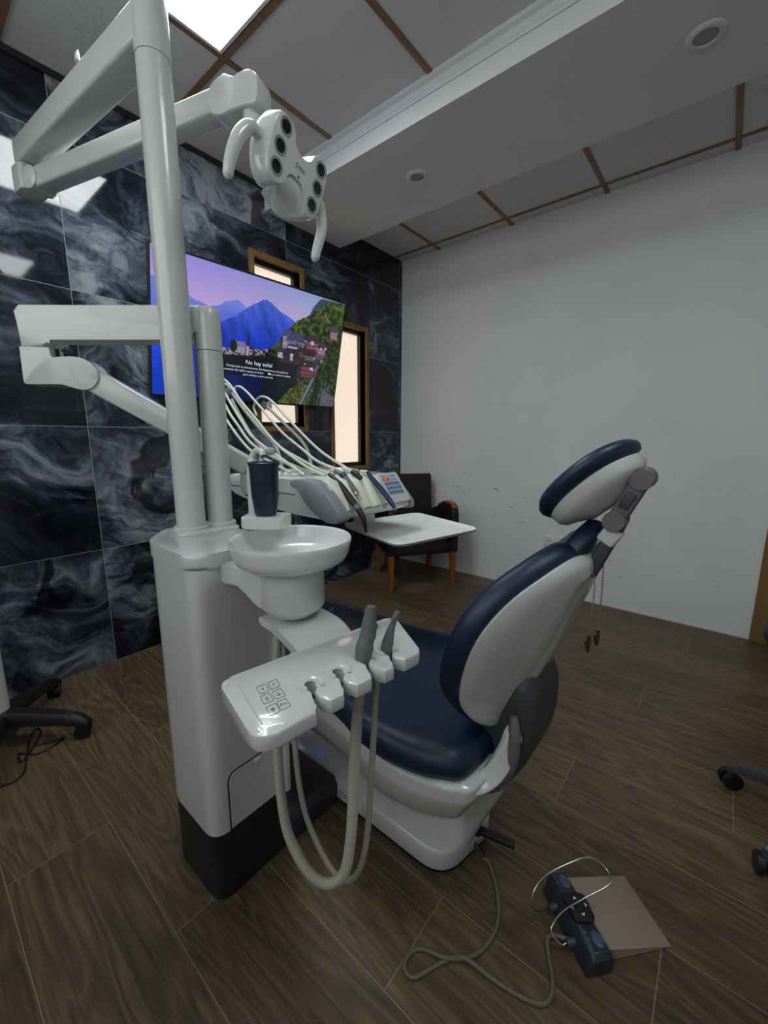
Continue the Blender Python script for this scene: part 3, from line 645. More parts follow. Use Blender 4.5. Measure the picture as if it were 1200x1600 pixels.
# ================================================================== OPERATING LAMP on the light pole
LM = thing('operating_lamp', 'white dental operating lamp with six lenses on a folding ceiling-height arm', 'lamp', (-2.565, -1.245, 1.986))
elb = Vector((-2.647, -0.480, 1.988))
bm = bb_new(); lathe(bm, [(0.0375, 1.986), (0.0375, 2.20), (0.03, 2.215), (0.001, 2.22)], (-2.565, -1.245, 0), n=56); obj('swivel_cap', bm, M['white_satin'], LM)
bm = bb_new(); a0 = Vector((-2.565, -1.245, 2.045)); beam(bm, a0, elb+Vector((0, 0.0, 0.055)), 0.075, 0.072, 0.008, w1=0.072, h1=0.066); obj('lower_arm', bm, M['white_satin'], LM)
d12 = (elb-a0); d12.z = 0; d12.normalize()
ds_ = -d12.cross(V(0, 0, 1))
bm = bb_new(); add_prism(bm, rpoly([(-0.04, -0.036), (0.036, -0.036), (0.036, 0.036), (-0.04, 0.036)], 0.012), elb, d12, d12.cross(V(0, 0, 1)), (0, 0, 1), -0.055, 0.02, 0.006, 3); obj('elbow_housing', bm, M['white_satin'], LM)
bm = bb_new(); pc = a0.lerp(elb+V(0, 0, 0.055), 0.36)+V(0, 0, 0.036)+ds_*0.034; tube(bm, [pc, pc+V(0.001, 0, 0.016), pc+V(0.004, 0.004, 0.028)], [0.007, 0.005, 0.001], 10); obj('arm_clip', bm, M['white'], LM)
aend = Vector((-2.385, -1.225, 2.003))
est = elb+Vector((0.0, 0.0, -0.027))
bm = bb_new(); beam(bm, est+(aend-est).normalized()*0.05, aend, 0.058, 0.058, 0.008); obj('spring_arm', bm, M['white_satin'], LM)
d2 = (aend-est).normalized(); s2 = d2.cross(V(0, 0, 1)).normalized(); u2 = s2.cross(d2)
bm = bb_new(); lathe(bm, [(0.028, -0.036), (0.033, -0.032), (0.033, 0.032), (0.028, 0.036)], est+d2*0.05, s2, 32); obj('arm_knuckle', bm, M['white_satin'], LM)
bm = bb_new()
bone = [(0.0, 0.041), (0.020, 0.044), (0.038, 0.036), (0.052, 0.031), (0.075, 0.036), (0.100, 0.033), (0.117, 0.016), (0.119, -0.012), (0.110, -0.038), (0.075, -0.040), (0.040, -0.040), (0.005, -0.044), (-0.022, -0.036), (-0.034, -0.012), (-0.030, 0.020), (-0.016, 0.034)]
dh = Vector((d2.x, d2.y, 0)).normalized()
bo = aend+dh*0.012
bp2 = [tuple(p)[:2] for p in smooth([(*p, 0) for p in bone], 5, True)]
loft(bm, [[bo+dh*(x*k)+V(0, 0, z*k)+s2*o for x, z in bp2] for o, k in ((-0.031, 0.93), (-0.029, 0.98), (-0.024, 1), (0.024, 1), (0.029, 0.98), (0.031, 0.93))]); obj('arm_head_joint', bm, M['white_satin'], LM)
hn = Vector((0.107, -0.975, -0.193)); hh = Vector((0.963, 0.150, -0.225)); hv = Vector((0.249, -0.162, 0.955)); hc0 = Vector((-2.349, -1.474, 1.792))
# yoke from joint to head back
bm = bb_new(); yk = smooth([bo+dh*0.075+V(0, 0, -0.02), bo+dh*0.085+V(0, 0, -0.075), hc0-hn*0.10+hv*0.06, hc0-hn*0.085+hv*0.0, hc0-hn*0.04], 8); tube(bm, yk, [0.022]*len(yk), 20); obj('yoke', bm, M['white'], LM)
out = [(-0.072, 0.063), (-0.045, 0.066), (-0.028, 0.055), (-0.018, 0.034), (0.008, 0.025), (0.034, 0.034), (0.044, 0.056), (0.058, 0.067), (0.084, 0.064), (0.098, 0.04), (0.101, -0.004), (0.098, -0.042), (0.086, -0.07), (0.060, -0.077), (0.045, -0.062), (0.034, -0.034), (0.009, -0.026), (-0.016, -0.034), (-0.027, -0.062), (-0.046, -0.077), (-0.070, -0.070), (-0.082, -0.042), (-0.086, -0.002), (-0.085, 0.04)]
o2 = [Vector((p[0], p[1])) for p in smooth([(*p, 0) for p in out], 5, True)]
cen = Vector((0.008, -0.003)); bm = bb_new()
def hring(s, d, infl=0.0, fill=0.0):
    r = []
    for p in o2:
        q = p-cen
        # fill: push the waist outwards toward an ellipse
        ang = math.atan2(q.y/0.09, q.x/0.115); el = Vector((0.112*math.cos(ang), 0.086*math.sin(ang)))
        q2 = q.lerp(el, fill)*s
        r.append(hc0+hh*(cen.x+q2.x)+hv*(cen.y+q2.y)+hn*d)
    return r
loft(bm, [hring(0.955, 0.0), hring(0.985, -0.0015), hring(1.0, -0.005), hring(1.03, -0.018, fill=0.1), hring(1.06, -0.036, fill=0.25), hring(1.03, -0.052, fill=0.4), hring(0.90, -0.066, fill=0.6), hring(0.60, -0.075, fill=0.9), hring(0.2, -0.078, fill=1)])
HD = obj('lamp_head', bm, M['white'], LM, smooth_deg=50)
# lower bulge between the clusters
bm = bb_new()
top_ = smooth([(-0.034, -0.070, 0), (-0.024, -0.056, 0), (-0.016, -0.036, 0), (0.000, -0.028, 0), (0.018, -0.028, 0), (0.034, -0.036, 0), (0.044, -0.056, 0), (0.054, -0.073, 0)], 5); NT = len(top_)
low_ = [Vector((-0.036+0.108*i/(NT-1), -0.084-0.014*math.sin(PI*i/(NT-1)), 0)) for i in range(NT)]
rows = []
for t, dep_, bul in ((0, -0.006, 0), (0.12, -0.0065, 0.002), (0.35, -0.012, 0.004), (0.6, -0.022, 0.004), (0.85, -0.038, 0.002), (1.0, -0.058, 0)):
    rows.append([hc0+hh*(a_.x*(1-t)+b_.x*t)+hv*(a_.y*(1-t)+b_.y*t)+hn*(dep_+bul) for a_, b_ in zip(top_, low_)])
loft(bm, rows, cap=False, closed=False); obj('front_housing', bm, M['white'], HD, smooth_deg=70)
for (a, b) in ((-0.0535, 0.0431), (-0.0560, -0.0011), (-0.0531, -0.0444), (0.0706, 0.0419), (0.0743, -0.0003), (0.0712, -0.0443)):
    c = hc0+hh*a+hv*b
    bm = bb_new(); lathe(bm, [(0.0190, 0.0002), (0.0186, 0.0010), (0.0176, 0.0010), (0.0132, 0.0003)], c, hn, 32, cap=False); obj('lens_bezel', bm, M['bgrey'], HD)
    bm = bb_new(); lathe(bm, [(0.0134, 0.0002), (0.0130, 0.0008), (0.009, 0.0010), (0.001, 0.0011)], c, hn, 32); obj('lens', bm, M['lens'], HD)
bm = bb_new()
add_prism(bm, [(-0.0035, -0.001), (-0.0005, -0.001), (-0.0005, 0.005), (-0.0035, 0.005)], hc0, hh, hv, hn, 0.0002, 0.0006)
add_prism(bm, [(-0.0035, -0.0085), (-0.0005, -0.0085), (-0.0005, -0.003), (-0.0035, -0.003)], hc0+hh*0.0005, hh, hv, hn, 0.0002, 0.0006)
for k in range(2): add_box(bm, hc0+hh*0.0145+hv*(0.0015-0.0042*k)+hn*0.0004, (0.024, 0.0016, 0.0004), R=Matrix((hh, hv, hn)).transposed())
obj('logo_print', bm, M['inkg'], HD)
bm = bb_new(); add_box(bm, hc0+hh*0.011+hv*(-0.0205)+hn*0.0006, (0.006, 0.0035, 0.001), R=Matrix((hh, hv, hn)).transposed()); obj('sensor', bm, M['ink'], HD)
def handle(P, off):
    bm = bb_new(); Q = smooth([hc0+hh*a+hv*b+hn*o for (a, b), o in zip(P, off)], 7); n = len(Q)
    tube(bm, Q, [0.0115+0.003*math.sin(PI*min(1, i/n*1.1)) if i < n-3 else (0.011, 0.0085, 0.004)[i-n+3] for i in range(n)], 18)
    obj('handle', bm, M['white'], LM)
handle([(-0.078, -0.004), (-0.100, -0.003), (-0.1205, -0.010), (-0.1348, -0.036), (-0.1415, -0.070), (-0.1420, -0.105), (-0.1376, -0.134)], [-0.03]*7)
handle([(0.090, 0.0), (0.115, -0.003), (0.1330, -0.020), (0.1430, -0.058), (0.1445, -0.110), (0.1470, -0.142)], [-0.03]*3+[-0.022]*3)

# ================================================================== DELIVERY UNIT
D = thing('instrument_delivery_unit', 'white swing arm instrument table with keypad and grey side cheek hung over the chair', 'dental instrument table', (-2.482, -1.248, 1.376))
pd = Vector((-2.482, -1.248, 0)); le = Vector((-2.7645, -0.8927, 0)); dd = (le-pd).normalized(); ds = dd.cross(V(0, 0, 1))
bm = bb_new(); lathe(bm, [(0.0338, 1.376), (0.0338, 1.44), (0.0338, 1.47), (0.030, 1.480), (0.02, 1.485), (0.001, 1.485)], pd, n=56); obj('pole_cap', bm, M['white_satin'], D)
L_ = (le-pd).length
bm = bb_new(); prf = rpoly([(0.0, 1.485), (0.0, 1.418), (0.03, 1.418), (0.045, 1.400), (L_-0.045, 1.400), (L_-0.030, 1.382), (L_+0.030, 1.382), (L_+0.033, 1.485)], [0, 0, 0.01, 0.01, 0.01, 0.0, 0.0, 0.014], 5)
add_prism(bm, prf, pd, dd, (0, 0, 1), ds, -0.0315, 0.0315, 0.007, 3); obj('horizontal_arm', bm, M['white_satin'], D)
# knuckle below the elbow
eB = Vector((-2.36, -1.215, 1.062)); eA = Vector((le.x, le.y, 1.325)); ed = (eB-eA); edh = Vector((ed.x, ed.y, 0)).normalized(); es = edh.cross(V(0, 0, 1))
kn = [(-0.034, 1.383), (-0.034, 1.288), (0.055, 1.290), (0.075, 1.283), (0.105, 1.275), (0.13, 1.285), (0.146, 1.312), (0.138, 1.338), (0.115, 1.358), (0.085, 1.363), (0.036, 1.357), (0.036, 1.383)]
bm = bb_new(); add_prism(bm, rpoly(kn, [0, 0.006, 0.01, 0.02, 0.03, 0.03, 0.03, 0.03, 0.03, 0.03, 0.004, 0], 5), (le.x, le.y, 0), edh, (0, 0, 1), es, -0.034, 0.034, 0.006, 3); obj('elbow_knuckle', bm, M['white_satin'], D)
bm = bb_new(); add_box(bm, Vector((le.x, le.y, 1.375))+edh*0.0365+es*0.0, (0.006, 0.02, 0.018), 0.001); obj('stop_clip', bm, M['ink'], D)
kA = Vector((le.x, le.y, 1.318))+edh*0.10
bm = bb_new(); beam(bm, kA, eB, 0.056, 0.064, 0.008, h1=0.056); obj('spring_arm', bm, M['white_satin'], D)
bm = bb_new(); lathe(bm, [(0.032, 0.975), (0.036, 0.985), (0.036, 1.08), (0.03, 1.092), (0.001, 1.093)], (-2.335, -1.19, 0), n=40); obj('table_swivel', bm, M['white_satin'], D)
bm = bb_new(); beam(bm, (-2.335, -1.19, 0.985), (-2.16, -1.15, 0.94), 0.08, 0.04, 0.008); obj('swivel_bracket', bm, M['dgrey'], D)
# body: rings along x (left plane is oblique)
def body_pt(s, y, z):   # s 0 left .. 1 right
    xl = -2.205+(y+1.47)*(-0.29); xr = -1.872
    return (xl*(1-s)+xr*s, y, z)
side = [(-1.02, 0.985), (-1.03, 1.024), (-1.06, 1.031), (-1.27, 1.024), (-1.372, 1.022), (-1.41, 1.005), (-1.462, 0.938), (-1.474, 0.912), (-1.46, 0.902), (-1.40, 0.896), (-1.30, 0.905), (-1.15, 0.93), (-1.06, 0.96)]
side2 = [tuple(p)[:2] for p in rpoly(side, 0.008, 3)]
bm = bb_new(); loft(bm, [[body_pt(s, y*(1-k)+(-1.25)*k, z*(1-k)+0.965*k) for y, z in side2] for s, k in ((0, 0.06), (0.008, 0.015), (0.02, 0), (0.98, 0), (0.992, 0.015), (1, 0.06))]); obj('table_body', bm, M['white'], D)
# lower seam along the left flank
bm = bb_new()
for y0, y1, z0, z1 in ((-1.04, -1.30, 0.992, 0.972),):
    p0 = Vector(body_pt(-0.003, y0, z0)); p1 = Vector(body_pt(-0.003, y1, z1)); beam(bm, p0, p1, 0.003, 0.003, 0)
obj('side_seam', bm, M['inkg'], D)
# grey cheek on left side
ck = [(-1.302, 1.020), (-1.33, 1.026), (-1.375, 1.024), (-1.405, 1.008), (-1.445, 0.965), (-1.474, 0.922), (-1.478, 0.906), (-1.465, 0.893), (-1.43, 0.892), (-1.392, 0.915), (-1.355, 0.950), (-1.342, 0.975), (-1.325, 0.998), (-1.305, 1.004)]
ck2 = rpoly(ck, 0.008, 4); bm = bb_new()
rr = []
for s, k in ((-0.075, 0.12), (-0.068, 0.03), (-0.055, 0), (0.04, 0), (0.05, 0.03)):
    rr.append([body_pt(s, y*(1-k)-1.40*k, z*(1-k)+0.96*k) for y, z in ck2])
loft(bm, rr); obj('side_cheek', bm, M['bgrey'], D, 'blue-grey plastic side cheek')
# right cheek/handle
bm = bb_new(); rr = []
for x, k in ((-1.874, 0.0), (-1.866, 0.0), (-1.858, 0.04), (-1.853, 0.2)):
    rr.append([(x, y*(1-k)-1.40*k, z*(1-k)+0.96*k) for y, z in rpoly([(-1.30, 1.01), (-1.385, 1.018), (-1.42, 0.995), (-1.485, 0.925), (-1.487, 0.905), (-1.46, 0.897), (-1.40, 0.90)], 0.01, 4)])
loft(bm, rr); obj('end_handle', bm, M['bgrey'], D, 'clear grey end handle')
# slope frame
sA = Vector((0, -1.405, 1.012)); sB = Vector((0, -1.468, 0.925)); sd = (sB-sA).normalized(); sn = Vector((1, 0, 0)).cross(sd); sn = sn if sn.y < 0 else -sn
# ivory silicone instrument bed with channels
bm = bb_new(); nx = 90; x0, x1 = -2.19, -1.985; prof_s = [(-0.105, -0.006), (-0.05, -0.002), (0.0, 0.000), (0.04, 0.001), (0.08, 0.001), (0.104, -0.002)]
chs = [-2.165, -2.12, -2.07, -2.025]
rings = []
for j, (t, h) in enumerate(prof_s):
    row = []
    for i in range(nx+1):
        x = x0+(x1-x0)*i/nx; g = min(abs(x-c) for c in chs); dip = max(0, 1-(g/0.014)**2)
        hh_ = h+0.010-0.006*math.sqrt(dip) if dip > 0 else h+0.010
        if i in (0, nx): hh_ = -0.003
        if t <= -0.05:
            base_p = Vector((x, -1.372-(t+0.05)*-1.0-0.0, 1.0225))
            base_p = Vector((x, -1.372+(-0.05-t), 1.0225)) if t < -0.05 else Vector((x, -1.375, 1.0225))
            row.append(base_p+V(0, 0, 1)*(hh_*0.7))
        else: row.append(Vector((x, sA.y, sA.z))+sd*t+sn*hh_)
    rings.append(row)
loft(bm, rings, cap=False, closed=False); obj('silicone_instrument_bed', bm, M['ivory'], D, 'ivory silicone bed with channels', smooth_deg=60)
# rear ledge / lid
bm = bb_new(); add_minmax(bm, (-2.13, -1.27, 1.027), (-1.93, -1.06, 1.036), 0.003); obj('top_lid', bm, M['white'], D)
# keypad
kA_ = Vector((-1.985, 0, 0)); bm = bb_new()
def slope(x, t, h): return Vector((x, sA.y, sA.z))+sd*t+sn*h
add_prism(bm, rpoly([(0, -0.010), (0.109, -0.010), (0.109, 0.108), (0, 0.108)], 0.006), slope(-1.983, 0, 0), (1, 0, 0), sd, sn, -0.012, 0.012, 0.004, 2); KP = obj('keypad_housing', bm, M['white'], D)
bm = bb_new(); add_prism(bm, rpoly([(0, 0), (0.088, 0), (0.088, 0.082), (0, 0.082)], 0.004), slope(-1.974, -0.004, 0.0121), (1, 0, 0), sd, sn, 0, 0.0008); obj('membrane', bm, M['keypad'], KP)
for r in range(3):
    for c in range(5):
        bm = bb_new(); add_prism(bm, rpoly([(0, 0), (0.0125, 0), (0.0125, 0.013), (0, 0.013)], 0.002, 2), slope(-1.9695+c*0.0166, 0.028+r*0.0175, 0.0129), (1, 0, 0), sd, sn, 0, 0.0009); obj('key', bm, M['bluekey'], KP)
bm = bb_new(); add_prism(bm, [(0, 0), (0.034, 0), (0.034, 0.013), (0, 0.013)], slope(-1.968, 0.009, 0.0129), (1, 0, 0), sd, sn, 0, 0.0006); obj('display', bm, M['ledd'], KP)
bm = bb_new(); text_into(bm, '24', 0.013, slope(-1.955, 0.0155, 0.0137), (1, 0, 0), -sd, 0.0001); obj('display_digits', bm, M['ledx'], KP)
for (a, b, c, d) in ((0.008, 0.012, 0.001, 0.004), (0.013, 0.026, 0.001, 0.0022), (0.013, 0.022, 0.003, 0.0042), (0.055, 0.078, 0.001, 0.0022), (0.062, 0.078, 0.003, 0.0042), (0.048, 0.078, 0.018, 0.020)):
    bm = bb_new(); add_prism(bm, [(a, c), (b, c), (b, d), (a, d)], slope(-1.974, 0, 0.0129), (1, 0, 0), sd, sn, 0, 0.0003); obj('print_line', bm, M['ink'], KP)
# whip holders
for (x, top) in ((-2.01, (-2.0, -0.80, 1.285)), (-2.15, (-2.15, -0.78, 1.33))):
    bm = bb_new(); tube(bm, smooth([(x, -1.10, 1.03), (x, -1.06, 1.12), (x, -0.93, 1.21), top], 6), 0.006, 10); wh = obj('hose_whip', bm, M['hosew'], D)
    bm = bb_new(); lathe(bm, [(0.005, -0.016), (0.019, -0.015), (0.019, -0.011), (0.010, -0.008), (0.010, 0.008), (0.019, 0.011), (0.019, 0.015), (0.005, 0.016)], top, (1, 0, 0), 24); obj('whip_roller', bm, M['bgrey'], wh)
bm = bb_new()
for x, p in ((-2.2, [(-0.80, 1.30), (-0.85, 1.24), (-0.901, 1.196), (-0.973, 1.136), (-1.071, 1.096), (-1.197, 1.063), (-1.28, 1.030)]), (-2.215, [(-0.82, 1.25), (-0.858, 1.208), (-0.931, 1.148), (-1.011, 1.099), (-1.125, 1.066), (-1.23, 1.035)]),
             (-2.185, [(-0.78, 1.34), (-0.84, 1.275), (-0.90, 1.215), (-0.96, 1.16), (-1.05, 1.115), (-1.15, 1.075), (-1.26, 1.03)]), (-2.16, [(-0.80, 1.30), (-0.87, 1.22), (-0.95, 1.14), (-1.05, 1.085), (-1.2, 1.05), (-1.27, 1.028)])):
    tube(bm, smooth([(x+0.0*i, y, z) for i, (y, z) in enumerate(p)], 8), 0.0052, 10)
obj('supply_hoses', bm, M['hosew'], D)
# tray support bar
bm = bb_new(); beam(bm, (-1.93, -1.30, 0.915), (-1.93, -1.30, 0.829), 0.07, 0.05, 0.004, up_=(0, 1, 0)); obj('tray_bracket', bm, M['white'], D)

# tray
tA, tB, tC = Vector((-2.11, -1.60, 0)), Vector((-1.722, -1.684, 0)), Vector((-1.60, -1.315, 0)); tD = tA+tC-tB
bm = bb_new()
base_ = [(p.x, p.y) for p in (tA, tB, tC, tD)]
cx_, cy_ = sum(p[0] for p in base_)/4, sum(p[1] for p in base_)/4
def trng(s, z): return [(cx_+(x-cx_)*s, cy_+(y-cy_)*s, z) for x, y in rpoly(base_, 0.045, 7)]
loft(bm, [trng(0.90, 0.812), trng(0.97, 0.816), trng(0.995, 0.8235), trng(1.0, 0.8265), trng(0.992, 0.828), trng(0.975, 0.8255), trng(0.955, 0.820), trng(0.93, 0.818), trng(0.5, 0.818), trng(0.02, 0.818)])
ty = obj('instrument_tray', bm, M['tray'], smooth_deg=50); tag(ty, 'large empty white square tray below the instrument table', 'tray')

# handpieces with their hoses
def hp(name, label, hose, parts):
    lift = lambda P: [(x, y-0.023*k, z+0.019) for (x, y, z), k in zip(P, [1]*len(P))]
    hose = [(x, y-0.008*max(0, 1-i/2), z+0.012*max(0, 1-i/3)) for i, (x, y, z) in enumerate(hose)]; parts = [(a_, lift(b_), c_, d_) for a_, b_, c_, d_ in parts]
    p0 = Vector(parts[0][1][0]); t = thing(name, label, 'dental handpiece', p0, 'handpieces lying in the ivory bed')
    for nm, P, R, m in parts:
        bm = bb_new(); tube(bm, smooth(P, 5), None or ([R]*(5*(len(P)-1)+1) if not isinstance(R, list) else list(np.interp(np.linspace(0, 1, 5*(len(P)-1)+1), np.linspace(0, 1, len(R)), R))), 18); obj(nm, bm, M[m], t)
    bm = bb_new(); tube(bm, smooth(hose, 8), 0.0052, 12); obj('hose', bm, M['hosew'], t)
hp('scaler_handpiece', 'dark blue slim handpiece nearest the keypad', [(-2.02, -1.365, 0.997), (-2.02, -1.293, 1.036), (-2.02, -1.158, 1.099), (-2.02, -1.011, 1.198), (-2.02, -0.891, 1.285), (-2.02, -0.827, 1.317), (-2.02, -0.776, 1.317), (-2.02, -0.739, 1.284), (-2.02, -0.755, 1.243)],
   [('grip', [(-2.02, -1.375, 1.016), (-2.02, -1.41, 0.985), (-2.02, -1.445, 0.955), (-2.02, -1.475, 0.927), (-2.02, -1.497, 0.904)], [0.0062, 0.0085, 0.0095, 0.009, 0.0055], 'blued'), ('sleeve', [(-2.02, -1.345, 1.016), (-2.02, -1.376, 1.016)], 0.0065, 'hosew'), ('tip', [(-2.02, -1.497, 0.904), (-2.02, -1.503, 0.896)], [0.004, 0.002], 'chrome')])
hp('contra_angle_coupling', 'short black hose coupling between the blue and the silver handpieces', [(-2.07, -1.335, 1.020), (-2.07, -1.279, 1.038), (-2.07, -1.196, 1.064), (-2.07, -1.107, 1.113), (-2.07, -0.994, 1.173), (-2.07, -0.873, 1.263), (-2.07, -0.765, 1.34), (-2.07, -0.704, 1.365), (-2.07, -0.653, 1.35)],
   [('coupling', [(-2.07, -1.352, 1.018), (-2.07, -1.37, 1.012), (-2.07, -1.39, 0.998)], 0.0095, 'black'), ('sleeve', [(-2.07, -1.31, 1.030), (-2.07, -1.353, 1.018)], 0.0075, 'hosew')])
hp('turbine_motor', 'silver-grey metal handpiece motor with dark blue ring lying on the ivory bed', [(-2.13, -1.34, 1.018), (-2.125, -1.268, 1.034), (-2.12, -1.167, 1.070), (-2.12, -1.057, 1.113), (-2.12, -0.94, 1.185), (-2.12, -0.816, 1.282), (-2.12, -0.737, 1.348), (-2.12, -0.68, 1.372), (-2.12, -0.64, 1.35)],
   [('sleeve', [(-2.13, -1.33, 1.024), (-2.13, -1.362, 1.014)], 0.0075, 'mgrey'), ('ring', [(-2.13, -1.362, 1.014), (-2.13, -1.376, 1.006)], 0.0105, 'blued'), ('motor_body', [(-2.13, -1.376, 1.006), (-2.13, -1.40, 0.984), (-2.13, -1.424, 0.960)], 0.0098, 'mgrey'), ('collar', [(-2.13, -1.424, 0.960), (-2.13, -1.430, 0.954)], 0.0103, 'chrome'), ('spindle', [(-2.13, -1.43, 0.954), (-2.13, -1.446, 0.938)], 0.0038, 'chrome')])
hp('air_water_syringe', 'long black handpiece with light blue band and curved tip hanging over the table edge', [(-2.17, -1.342, 1.018), (-2.165, -1.265, 1.040), (-2.16, -1.182, 1.076), (-2.16, -1.075, 1.132), (-2.16, -0.961, 1.219), (-2.16, -0.86, 1.295), (-2.16, -0.788, 1.36), (-2.16, -0.728, 1.385), (-2.16, -0.68, 1.36)],
   [('grip', [(-2.17, -1.345, 1.017), (-2.17, -1.39, 0.990), (-2.17, -1.43, 0.955), (-2.17, -1.462, 0.927)], [0.006, 0.009, 0.0105, 0.010], 'black'), ('band', [(-2.17, -1.462, 0.927), (-2.17, -1.472, 0.917)], 0.0108, 'bluekey'), ('curved_nozzle', [(-2.17, -1.472, 0.917), (-2.17, -1.489, 0.898), (-2.17, -1.499, 0.875), (-2.17, -1.503, 0.848)], [0.0105, 0.0085, 0.006, 0.0035], 'black')])

# ================================================================== ASSISTANT CONSOLE
AC = thing('assistant_console', 'white assistant holder plate with six printed keys and four slots in front of the cabinet', 'holder', (-2.6, -1.85, 0.75))
aO = Vector((-2.783, -1.763, 0)); aU = Vector((0.987, -0.160, 0)).normalized(); aV = Vector((-0.160, -0.987, 0)).normalized()
holes = [(0.107, 0.102), (0.160, 0.101), (0.218, 0.095), (0.2675, 0.100)]
frontt = [0.165, 0.158, 0.153, 0.152, 0.148]
pl = [(0.355, -0.006), (0.36, 0.02), (0.338, 0.085), (0.318, 0.13)]
pl = []
edge = [(0.0, 0.0, 0.02), (-0.013, 0.145, 0.03)]
def arc(cx, cy, r, a0, a1, n=14): return [(cx+r*math.cos(a0+(a1-a0)*i/n), cy+r*math.sin(a0+(a1-a0)*i/n)) for i in range(n+1)]
P_ = []
P_ += rpoly([(0.355, 0.0), (0.0, 0.0), (-0.012, 0.168), (0.06, 0.168), (0.06, 0.10)], [0, 0.022, 0.032, 0, 0], 6)[1:-2]   # back-left, front-left corners
lo = 0.012; sw = 0.0050
for k, (hx, hy) in enumerate(holes):
    tf_ = frontt[k]; tn_ = frontt[k+1]; r = 0.0125
    ox = hx-lo
    P_ += [(ox-sw-0.011, tf_), (ox-sw-0.001, tf_-0.014), (ox-sw+0.003, hy+0.019)]
    a0 = math.radians(90+48); a1 = math.radians(90+48+360-66)
    P_ += arc(hx, hy, r, math.radians(150), math.radians(150+290), 16) if False else arc(hx, hy, r, math.radians(132), math.radians(132+300), 18)
    P_ += [(ox+sw+0.002, hy+0.022), (ox+sw+0.001, tn_-0.016), (ox+sw+0.009, tn_)]
P_ += rpoly([(0.29, 0.148), (0.312, 0.146), (0.372, 0.012), (0.355, 0.0), (0.2, 0.0)], [0, 0.012, 0.03, 0.03, 0], 5)[1:-1]
bm = bb_new(); add_prism(bm, P_, aO, aU, aV, (0, 0, 1), 0.746, 0.770, 0.0035, 2); obj('holder_plate', bm, M['white'], AC)
# countersink rings around the slots
for hx, hy in holes:
    bm = bb_new(); c = aO+aU*hx+aV*hy
    loft(bm, [[c+aU*(rr_*math.cos(a))+aV*(rr_*math.sin(a))+V(0, 0, z) for a in [math.radians(140+i*(275)/24) for i in range(25)]] for rr_, z in ((0.0235, 0.7702), (0.0226, 0.7722), (0.0212, 0.7722), (0.0150, 0.7703))], cap=False, closed=False); obj('slot_rim', bm, M['white'], AC)
# raised recess line at left + print
bm = bb_new(); tube(bm, [aO+aU*a+aV*b+V(0, 0, 0.7703) for a, b in ((0.004, 0.022), (0.014, 0.020), (0.019, 0.030), (0.010, 0.140))], 0.0012, 8); obj('moulded_ridge', bm, M['white'], AC)
keyc = [(0.0460, 0.060), (0.0640, 0.060), (0.0400, 0.086), (0.0585, 0.087), (0.035, 0.1145), (0.0535, 0.1145)]
kq = [(-2.749, -1.835), (-2.731, -1.838), (-2.759, -1.860), (-2.741, -1.864), (-2.768, -1.888), (-2.751, -1.890)]
kU = (Vector((-2.731, -1.838, 0))-Vector((-2.749, -1.835, 0))).normalized(); kV = Vector((-0.30, -0.954, 0)).normalized(); kU = Vector((0.985, -0.16, 0)).normalized(); kV = Vector((-0.3, -0.95, 0)).normalized()
bm = bb_new()
for kx, ky in kq:
    c = Vector((kx, ky, 0.7704)); rp = rpoly([(-0.0075, -0.0105), (0.0075, -0.0105), (0.0075, 0.0105), (-0.0075, 0.0105)], 0.0022, 3)
    tube(bm, [c+kU*a+kV*b for a, b in rp], 0.00035, 6, closed=True)
def kt(i, s, sz=0.011): text_into(bm, s, sz, Vector((*kq[i], 0.7705)), kU, -kV, 0.0001)
kt(0, 'S', 0.009); kt(1, '0', 0.009); kt(5, 'Fn', 0.011)
def icon(i, strokes):
    c = Vector((*kq[i], 0.7705))
    for st in strokes: tube(bm, [c+kU*a*0.001+kV*b*0.001 for a, b in st], 0.00035, 6)
icon(2, [[(-2, 0), (-1.6, 4), (1.6, 4), (2, 0), (-2, 0)], [(0, -1), (0, -4), (-2, -4)], [(1, -2.5), (2.5, -2.5)]])
icon(3, [[(-3.5, 1), (-2, 3.5), (2, 3.5), (3.5, 1)], [(0, 2), (0, -4), (-2, -4)], [(1, -1), (1.5, 0.5)]])
icon(4, [[(-3, -1), (0, -4), (3, -1), (0, 1.5), (-3, -1)], [(-2, 2), (-2, 4)], [(0, 2.5), (0, 4.5)], [(2, 2), (2, 4)], [(-1, -1), (1, -1)]])
obj('key_print', bm, M['ink'], AC)
# curved carrying arm
bm = bb_new(); Lf = smooth([(-2.568, -1.592), (-2.597, -1.655), (-2.612, -1.72), (-2.632, -1.80)], 6) if False else None
lf = [(-2.600, -1.600), (-2.606, -1.655), (-2.622, -1.72), (-2.642, -1.79), (-2.650, -1.83)]; rg_ = [(-2.485, -1.620), (-2.484, -1.680), (-2.497, -1.75), (-2.530, -1.82), (-2.545, -1.85)]
a_ = [p for p in smooth([(*p, 0) for p in lf], 5)]; b_ = [p for p in smooth([(*p, 0) for p in rg_], 5)]
add_prism(bm, [(p.x, p.y) for p in a_]+[(p.x, p.y) for p in b_][::-1], *Z3, 0.750, 0.7685, 0.003, 2); obj('swing_arm', bm, M['white'], AC)

